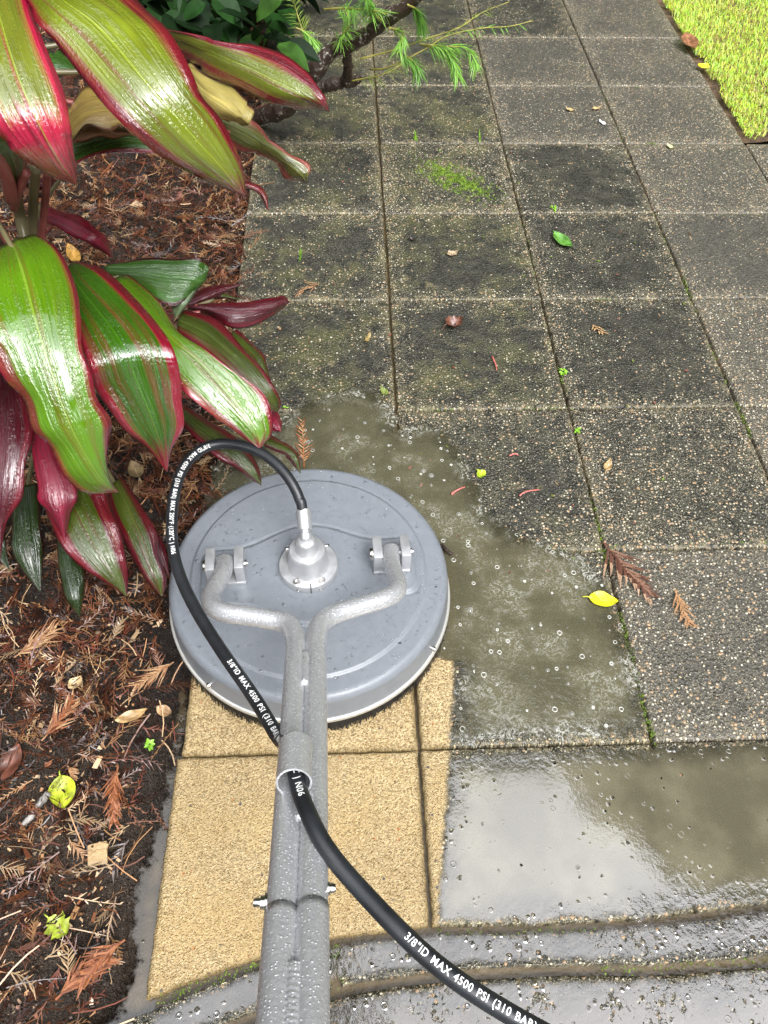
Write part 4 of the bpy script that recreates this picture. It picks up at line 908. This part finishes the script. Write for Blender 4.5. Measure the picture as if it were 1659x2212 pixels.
TW = [(((672,112,.30),(655,70,.34),(642,30,.38),(632,-10,.42)), 'olive', twm, 5, 14), (((780,127,.37),(850,108,.40),(920,84,.43),(991,60,.46),(1040,28,.48),(1100,4,.50)), 'olive', twm, 9, 0),
      (((800,150,.33),(841,145,.36),(920,105,.40),(967,77,.43),(1042,61,.45),(1100,57,.46),(1150,45,.47)), 'bright', twm, 9, 0), (((733,98,.37),(740,75,.42),(755,52,.45),(745,20,.48)), 'bright', twm, 7, 18), (((827,47,.47),(800,20,.5),(790,-10,.54)), 'deep', twm, 6, 18),
      (((905,95,.41),(940,105,.40),(975,120,.385),(990,165,.35)), 'bright', twm, 9, 30), (((905,95,.41),(960,100,.41),(1010,105,.40),(1030,140,.375)), 'bright', twm, 9, 24), (((850,110,.40),(890,130,.385),(905,160,.36)), 'deep', twm, 8, 18), (((880,10,.53),(905,25,.51),(915,60,.47)), 'deep', twm, 7, 22),
      (((760,175,.24),(830,160,.28),(880,130,.30)), 'olive', twm, 4, 8), (((700,20,.45),(740,18,.47),(800,22,.5),(840,30,.5)), 'bright', twm, 6, 16), (((840,60,.47),(870,70,.45),(860,110,.42)), 'bright', twm, 6, 14), (((640,60,.36),(660,70,.35),(680,90,.33)), 'bright', twm, 5, 12)]
for ti, (pts, nk, tm_, dens_, needles) in enumerate(TW):
    pa, ln = even(catmull([tuple(P(*p)) for p in pts], 40), 40)
    tw_ = tube('twig', pa, np.linspace(.0026, .0012, 40), tm_, branch, 8)
    Q = []; nn = max(needles*7, int(ln*190))
    for k in range(nn):
        t = rs.uniform(.18, 1.0) if needles else rs.uniform(.35, .98)
        if not needles and rs.random() < .45: continue
        i = min(38, int(t*39)); p = pa[i]; d = pa[i+1]-pa[i]; d = d/np.linalg.norm(d); th_ = rs.uniform(0, 6.283); a = np.cross(d, [0, 0, 1.]); a /= np.linalg.norm(a); b = np.cross(a, d)
        q = d*.75+(a*math.cos(th_)+b*math.sin(th_))*.65+np.array([0, 0, -.45]); q /= np.linalg.norm(q); L_ = rs.uniform(.022, .05) if needles else rs.uniform(.012, .03); w = np.cross(q, [rs.uniform(-.4, .4), rs.uniform(-.4, .4), 1]); w = w/np.linalg.norm(w)*rs.uniform(.0009, .0016)
        m_ = p+q*L_*.5; e = p+q*L_+np.array([0, 0, -.12*L_]); Q += [p-w*.4, p+w*.4, m_+w, m_-w, m_-w, m_+w, e+w*.15, e-w*.15]
    quads('needles', np.array(Q), ndm[nk], tw_)
for (px, py, z) in ((1060,62,.455),(1075,52,.455),(1095,55,.46),(1115,50,.465),(1135,47,.468),(1150,44,.47)):
    pass

# ================================================================== FALLEN LEAVES AND BITS
def fallen(name, base, tip, wid, col, label, cat='leaf', z=.004, curl=.012, rough=.35, group=None, cup=.3, spots=0.0, stalk=.012, ragged=0.0):
    """a single dropped leaf between two places on the ground"""
    b, t = P(*base, z), P(*tip, z); d = t-b; L_ = d.length; d.normalize(); s = Vector((-d.y, d.x, 0)); rr = random.Random(int(base[0]*13+base[1]))
    nv, nu = 16, 8; v, uvs, f = [], [], []
    for j in range(nv+1):
        tt = j/nv; w = wid*max(.03, math.sin(math.pi*tt**.85)**.75)*(1+ragged*rr.uniform(-.5, .35))
        for i in range(nu+1):
            u = -1+2*i/nu
            zz = curl*(2*tt-1)**2*.6 + cup*w*abs(u)**1.6 + .0015*math.sin(tt*11+u*3)
            v.append(b+d*L_*tt+s*u*w+Vector((0, 0, zz))); uvs.append((i/nu, tt))
    for j in range(nv):
        for i in range(nu):
            if ragged and rr.random() < ragged*.10 and 1 < i < nu-2: continue
            f.append((j*(nu+1)+i, j*(nu+1)+i+1, (j+1)*(nu+1)+i+1, (j+1)*(nu+1)+i))
    if stalk:
        pa = [b-d*stalk+Vector((0, 0, .002)), b-d*stalk*.4+Vector((0, 0, curl*.5+.001)), b+Vector((0, 0, curl*.6))]
        tvv, tff = tube_vf(np.array([tuple(p) for p in pa]), .0011, 6, True, len(v)); v += [Vector(p) for p in tvv]; uvs += [(.5, 0)]*len(tvv); f += tff
    key = 'fallen_'+'_'.join('%02d' % int(c*99) for c in col)+('s' if spots else '')
    if key not in MATS:
        m, g = mat(key); uv = g.n('ShaderNodeUVMap').outputs[0]; u_, v_, _ = g.sep(uv); au = g.m('ABSOLUTE', g.m('SUBTRACT', g.m('MULTIPLY', u_, 2.), 1.))
        n1 = g.noise(g.obj(), 70.0, 4.0); c = g.mix(g.ss(n1, .35, .65), tuple(x*.6 for x in col), tuple(min(1, x*1.25) for x in col))
        c = g.mix(g.m('MULTIPLY', g.ss(au, .02, .09, 1., 0.), .5), c, tuple(min(1, x*1.7+.04) for x in col))
        if spots: vv_ = g.vor(uv, 7.0); c = g.mix(g.m('MULTIPLY', g.ss(vv_.outputs['Distance'], .16, .2, 1., 0.), g.ss(g.sep(vv_.outputs['Color'])[0], .45, .5)), c, (.10, .035, .01))
        g.out(g.pbr(color=c, rough=rough, normal=g.bump(n1, .4, .002)).outputs[0])
    o = pymesh(name, v, f, MATS[key]); ul = o.data.uv_layers.new(name='UVMap')
    for lp in o.data.loops: ul.data[lp.index].uv = uvs[lp.vertex_index]
    return tag(o, label, cat, group)
fallen('fallen_leaf', (1196,508), (1234,541), .020, (.10,.25,.04), 'fresh curled green leaf lying alone on a dark paver', curl=.02, cup=.45)
fallen('fallen_leaf', (1271,1292), (1334,1302), .017, (.62,.60,.02), 'bright yellow leaf lying at the edge of the foamy water', curl=.008)
fallen('fallen_leaf', (963,712), (998,697), .020, (.13,.05,.03), 'crumpled dark brown leaf on the second paver row above the water', curl=.03, cup=.8, ragged=.5)
fallen('fallen_leaf', (1480,78), (1498,112), .030, (.26,.12,.06), 'large brown leaf on the lawn edge', z=.02, curl=.02, cup=.4)
fallen('fallen_leaf', (1513,150), (1527,141), .022, (.62,.58,.03), 'small yellow leaf on the lawn edge', z=.01, stalk=0)
fallen('fallen_leaf', (132,1678), (142,1750), .0215, (.40,.46,.03), 'yellow green leaf with brown holes on the soil', z=.004, spots=1)
fallen('fallen_leaf', (108,1985), (148,2020), .017, (.38,.46,.05), 'torn lime green leaf on the wet soil', ragged=.8, z=.002)
fallen('fallen_leaf', (0,1690), (45,1610), .018, (.14,.05,.03), 'reddish brown leaf lying at the left of the mulch', z=.02)
fallen('fallen_leaf', (250,1560), (320,1535), .010, (.42,.27,.12), 'long tan leaf scrap on the mulch left of the cleaner', z=.012, stalk=0)
fallen('fallen_leaf', (150,535), (172,575), .016, (.40,.22,.05), 'orange tan leaf tipped up beside the dark crimson cordyline leaf', z=.05, curl=.02)
fallen('fallen_leaf', (340,1530), (372,1545), .010, (.40,.25,.13), 'short tan leaf scrap by the paver edge', z=.004, stalk=0)
fallen('fallen_leaf', (302,1035), (285,1000), .016, (.25,.18,.09), 'dry tan leaf in the mulch under the cordyline', z=.03)
fallen('fallen_leaf', (150,1490), (180,1465), .011, (.45,.32,.17), 'cupped pale leaf scrap on the mulch', z=.015, stalk=0, cup=.6)
fallen('fallen_leaf', (1032,1020), (1048,1032), .012, (.38,.50,.03), 'tiny lime green leaf beside the foam', stalk=.006)
fallen('fallen_leaf', (824,838), (838,858), .008, (.16,.20,.05), 'narrow olive leaf beside the long paver joint', stalk=.01)
fallen('fallen_leaf', (1308,1020), (1318,995), .009, (.40,.28,.13), 'small tan leaf on a pebbled paver', stalk=.006)
fallen('fallen_leaf', (790,742), (800,720), .006, (.30,.22,.08), 'slim tan leaf left of the long paver joint', stalk=0)
fallen('fallen_leaf', (965,552), (990,545), .012, (.36,.26,.16), 'pale tan leaf scrap flat on the paver', stalk=0, ragged=.5)
fallen('fallen_leaf', (880,516), (902,520), .006, (.03,.02,.015), 'thin black curled leaf on the paver', stalk=.01, curl=.02)
fallen('white_petal', (1294,262), (1312,272), .007, (.75,.73,.70), 'white petal on a far paver', 'petal', stalk=0)
for a, b, lab in (((1278,238),(1298,232),'first tan leaf scrap near the white petal'), ((1222,236),(1242,240),'tan leaf scrap left of the white petal'),):
    fallen('fallen_leaf', a, b, .009, (.42,.30,.14), lab.replace('first ', ''), stalk=0)
fallen('fallen_leaf', (1440,314), (1456,322), .008, (.60,.60,.30), 'pale yellow leaf just past the lawn corner', stalk=0)
# wood chip with holes and a grey stick
cp = P(211, 1845, 0); m_chip, g = mat('chip_wood'); o_ = g.obj(); vv_ = g.vor(o_, 90.0)
g.out(g.pbr(color=g.mix(g.m('MULTIPLY', g.ss(vv_.outputs['Distance'], .22, .30, 1., 0.), g.ss(g.sep(vv_.outputs['Color'])[0], .6, .65)), g.mix(g.noise(o_, 60., 4.), (.30, .19, .08), (.55, .40, .22)), (.05, .03, .015)), rough=.35, normal=g.bump(g.noise(o_, 120., 3.), .6, .004)).outputs[0])
tag(boxes('wood_chip', [(cp, (.030, .034, .006), Matrix.Rotation(.2, 3, 'Z')), (cp+Vector((.006, .010, .002)), (.017, .013, .006), Matrix.Rotation(-.3, 3, 'Z'))], m_chip, None, .0025), 'tan wood chip with dark holes on the wet soil', 'wood chip')
grey = simple('grey_wood', (.26, .24, .22), .5, bump=(60, .6, .004), var=.5, vscale=50)
pa, rad = knobbly(((52,1782,.006),(75,1752,.010),(104,1712,.012)), .0045, .006, 24, 5); tag(tube('stick', pa, rad, grey, None, 8), 'short grey weathered stick beside the holed leaf', 'stick')
pa, rad = knobbly(((955,1178,.006),(966,1190,.012),(978,1198,.008)), .004, .003, 16, 6); tag(tube('stick', pa, rad, bark, None, 8), 'short black stick touching the right side of the cleaner', 'stick')
# dead fronds lying on the pavers and the soil
frm = mulm
def frond(base, tip, L, nn, nl, cols, label, z=.004, curl=.12, wid=.0013, spread=.5, group=None, sd=1):
    b, t = P(*base, z), P(*tip, z); d = t-b; rr = random.Random(sd)
    Q = sprig_quads(np.array(tuple(b)), math.atan2(d.y, d.x), .02, d.length, nn, rr, curl, nl, wid, spread)
    Q = np.array(Q); Q[:, 2] = np.maximum(Q[:, 2], z*.4)+np.abs(np.sin(np.arange(len(Q))//4*1.7))*.004
    o = quads('dead_frond', Q, frm, cols=[cols[(i*7) % len(cols)] for i in range(len(Q)//4)])
    return tag(o, label, 'dead frond', group)
BR = [(.13,.06,.04), (.22,.12,.08), (.34,.22,.14), (.10,.045,.03)]; OR = [(.26,.085,.03), (.33,.13,.055), (.17,.055,.022)]; TN = [(.36,.20,.10), (.26,.12,.06), (.44,.28,.15)]
frond((1305,1172), (1385,1290), .1, 30, .062, BR, 'large brown dead frond lying across the long joint beside the yellow leaf', wid=.0021, spread=.55, sd=2)
frond((1459,1275), (1478,1350), .1, 16, .036, TN+BR, 'smaller dead frond on the pebbled paver, stem uppermost', wid=.0016, spread=.55, sd=3)
frond((657,1010), (655,912), .1, 30, .030, OR+TN, 'orange brown frond standing in the foam behind the cleaner', wid=.0012, spread=.75, curl=.02, sd=4)
frond((690,612), (640,632), .1, 18, .03, TN, 'small tan frond on the paver near the maroon leaf', wid=.0010, sd=5)
frond((255,1655), (232,1775), .1, 40, .034, OR, 'orange dead frond on the soil beside the gutter', z=.012, wid=.0012, sd=6)
frond((120,2160), (215,2060), .1, 44, .042, OR, 'reddish orange frond in the wet corner of the soil', z=.010, wid=.0014, curl=-.2, sd=7)
frond((270,2030), (170,2100), .1, 36, .042, OR, 'orange frond crossing the wet corner of the soil towards the gutter', z=.014, wid=.0014, curl=.2, sd=8)
frond((30,1420), (120,1370), .1, 40, .05, TN, 'tan dead frond spread on the mulch under the low leaves', z=.02, wid=.0012, curl=.1, sd=9)
frond((375,1430), (300,1490), .1, 34, .04, TN, 'golden dead frond on the mulch left of the grey housing', z=.012, wid=.0011, curl=-.1, sd=10)
frond((90,1600), (165,1520), .1, 36, .04, TN+OR, 'rusty tan frond in the middle of the mulch', z=.02, wid=.0012, curl=.1, sd=11)
frond((1280,702), (1300,722), .1, 8, .022, [(.42,.28,.14), (.32,.19,.09)], 'little tan seed sprig on the upper pavers', wid=.002, spread=.9, sd=12)
# pink flower stalks
pk = simple('pink_stalk_bit', (.42, .12, .10), .4, var=.3)
for pts, lab in ((((975,1068,.004),(988,1058,.007),(1004,1052,.004)), 'short pink stalk lying in the foam edge'), (((1122,1072,.004),(1135,1062,.008),(1165,1058,.004)), 'pink stalk with pale end on the dark paver'), (((1063,770,.004),(1070,785,.007),(1073,800,.004)), 'tiny pink stalk on the upper paver'), (((1100,985,.004),(1112,980,.006),(1120,984,.004)), 'tiny pink petal stalk right of the foam')):
    pa, rad = knobbly(pts, .0024, .0014, 16, 9); tag(tube('flower_stalk', pa, rad, pk, None, 8), lab, 'flower stalk')
# scraps of leaf and petal, too many to count
Q, C_ = [], []
for _ in range(260):
    px, py = rs.uniform(520, 1500), rs.uniform(100, 1250)
    if px > 620+ (py < 700)*900 and rs.random() < .35: continue
    p = np.array(tuple(P(px, py, .003))); 
    if p[0] < -.28: continue
    a = rs.uniform(0, 6.283); l = rs.uniform(.002, .007); w = l*rs.uniform(.2, .6); d = np.array([math.cos(a), math.sin(a), .15])*l; s = np.array([-math.sin(a), math.cos(a), .25])*w
    Q += [p-d, p-s, p+d, p+s]; C_.append(rs.choice([(.16,.05,.035), (.30,.19,.10), (.10,.045,.03), (.17,.09,.06), (.36,.26,.15), (.12,.16,.03)]))
tag(quads('leaf_litter', np.array(Q), mulm, cols=C_), 'scattered tiny leaf and petal scraps on the pavers', 'leaf litter', kind='stuff')
# weeds in the joints and grass shoots
wg = simple('weed_green', (.20, .42, .03), .4, var=.3, vscale=60)
def weed(px, py, n, r, label, tall=.010):
    c = P(px, py, 0); Q = []
    for k in range(n):
        a = rs.uniform(0, 6.283); d = rs.uniform(.2, 1)*r
        Q += blade(np.array((c.x+math.cos(a)*d*.3, c.y+math.sin(a)*d*.3, rs.uniform(.0, tall))), (math.cos(a), math.sin(a), rs.uniform(0, .5)), (rs.uniform(-.3, .3), rs.uniform(-.3, .3), 1), rs.uniform(.5, 1)*r, r*.28, 4)
    tag(quads('weed', np.array(Q), wg), label, 'weed', 'weeds in the paver joints')
weed(1216, 806, 16, .011, 'clump of bright green clover weed beside the yellow edged joint'); weed(1246, 932, 10, .010, 'small green weed in the long joint below the clover'); weed(1196, 453, 9, .012, 'pale green weed on the joint above the green leaf'); weed(617, 884, 6, .008, 'tiny green weed at the cordyline leaf tip'); weed(325, 1612, 12, .011, 'small green weed in the mulch beside the gutter')
def tuft(px, py, n, h, label):
    c = P(px, py, 0); Q = []
    for k in range(n):
        a = rs.uniform(0, 6.283); l = rs.uniform(.1, .5); b = np.array((c.x+rs.uniform(-.006, .006), c.y+rs.uniform(-.006, .006), 0)); t = b+np.array((math.cos(a)*l*h, math.sin(a)*l*h, h*rs.uniform(.6, 1))); m_ = b*.5+t*.5+np.array((0, 0, .006)); w = np.array((.0013, .0006, 0))
        Q += [b-w, b+w, m_+w, m_-w, m_-w, m_+w, t+w*.1, t-w*.1]
    tag(quads('grass_tuft', np.array(Q), wg), label, 'grass tuft', 'grass shoots in the paver joints')
tuft(897, 303, 6, .035, 'short grass shoot on the far paver joint, left one'); tuft(1036, 305, 4, .045, 'upright single grass shoot on the far paver joint'); tuft(650, 560, 4, .04, 'grass shoot growing on the paver by the mulch')
# moss
msm = simple('moss_green', (.13, .215, .012), .7, bump=(300, .6, .002), var=.5, vscale=60)
Q = []
def moss_at(c, r):
    for _ in range(3):
        a = rs.uniform(0, 6.283); t = np.array((math.cos(a), math.sin(a), 0))*r; u_ = np.array((0, 0, r*rs.uniform(.5, 1.1))); s = np.array((-math.sin(a), math.cos(a), 0))*r*.6
        Q.extend([c-t-s*.3, c+s*.6, c+t*.4+u_, c-s*.6+u_*.5])
for (a, b, n, w) in (((1165,1181),(1220,1184),90,.004), ((1290,1178),(1306,1192),40,.004), ((1310,1182),(1360,1178),60,.003), ((1440,1176),(1659,1168),170,.003), ((1305,1195),(1312,1215),40,.004), ((1340,1325),(1392,1540),300,.004), ((1392,1540),(1418,1605),90,.004), ((1478,600),(1500,680),110,.004), ((1530,745),(1570,830),60,.003),
                     ((1590,865),(1625,945),90,.004), ((1270,1060),(1302,1165),70,.003), ((1285,140),(1345,305),60,.004), ((1400,310),(1420,310),70,.004), ((1440,311),(1490,312),50,.003), ((1280,646),(1340,646),50,.003), ((1120,415),(1165,640),60,.003), ((1410,460),(1485,640),80,.003), ((1110,880),(1230,880),40,.002), ((1400,462),(1659,465),50,.002), ((905,882),(980,884),30,.002), ((1205,790),(1225,850),40,.003), ((720,2052),(735,2110),70,.006), ((340,2162),(560,2082),90,.004), ((950,2018),(1300,2008),70,.004), ((1300,2095),(1659,2070),90,.004)):
    A, B = P(*a), P(*b)
    for _ in range(n):
        t = rs.random(); p = A.lerp(B, t)+Vector((rs.gauss(0, w), rs.gauss(0, w), -.005+rs.uniform(0, .005))); moss_at(np.array(tuple(p)), rs.uniform(.001, .0028))
for _ in range(3800):
    t = rs.gauss(0, .36); s = rs.gauss(0, .55); px = 985+t*85+s*38; py = 388+t*45-s*13*0+rs.gauss(0, 9)
    if math.sin(px*.11)*math.sin(py*.2)+rs.uniform(-.9, .9) < 0: continue
    moss_at(np.array(tuple(P(px, py, .0))), rs.uniform(.0015, .0045))
tag(quads('moss', np.array(Q), msm), 'green moss in the paver joints and in a patch on one paver', 'moss', kind='stuff')
# bubbles riding on the foamy water
bv, bf = [], []
for _ in range(300):
    px, py = rs.uniform(600, 1400), rs.uniform(845, 1600); p = P(px, py, .0024)
    d = seg_dist(np.array([px]), np.array([py]), foam_poly)[0]
    if d < 6 or (Vector((p.x-CX, p.y-CY)).length < .262) or (py > 1400 and px < 985): continue
    r = min(.0065, .0012*math.exp(abs(rs.gauss(0, .75)))); dome(bv, bf, (p.x, p.y, p.z), r, r*.55, 12)
bbm, g = mat('foam_bubble'); fr = g.n('ShaderNodeLayerWeight', {'Blend': .35}); tr_ = g.n('ShaderNodeBsdfTransparent', {'Color': (.95, .95, .93, 1)}); gl = g.n('ShaderNodeBsdfGlossy', {'Roughness': .05}); df_ = g.n('ShaderNodeBsdfDiffuse', {'Color': (.75, .75, .70, 1)})
rim = g.n('ShaderNodeMixShader', {0: .65, 1: gl.outputs[0], 2: df_.outputs[0]})
g.out(g.n('ShaderNodeMixShader', {0: g.m('ADD', g.m('MULTIPLY', fr.outputs['Facing'], .8), .14), 1: tr_.outputs[0], 2: rim.outputs[0]}).outputs[0])
tag(pymesh('foam_bubbles', bv, bf, bbm), 'small foam bubbles floating on the muddy water', 'bubbles', kind='stuff')
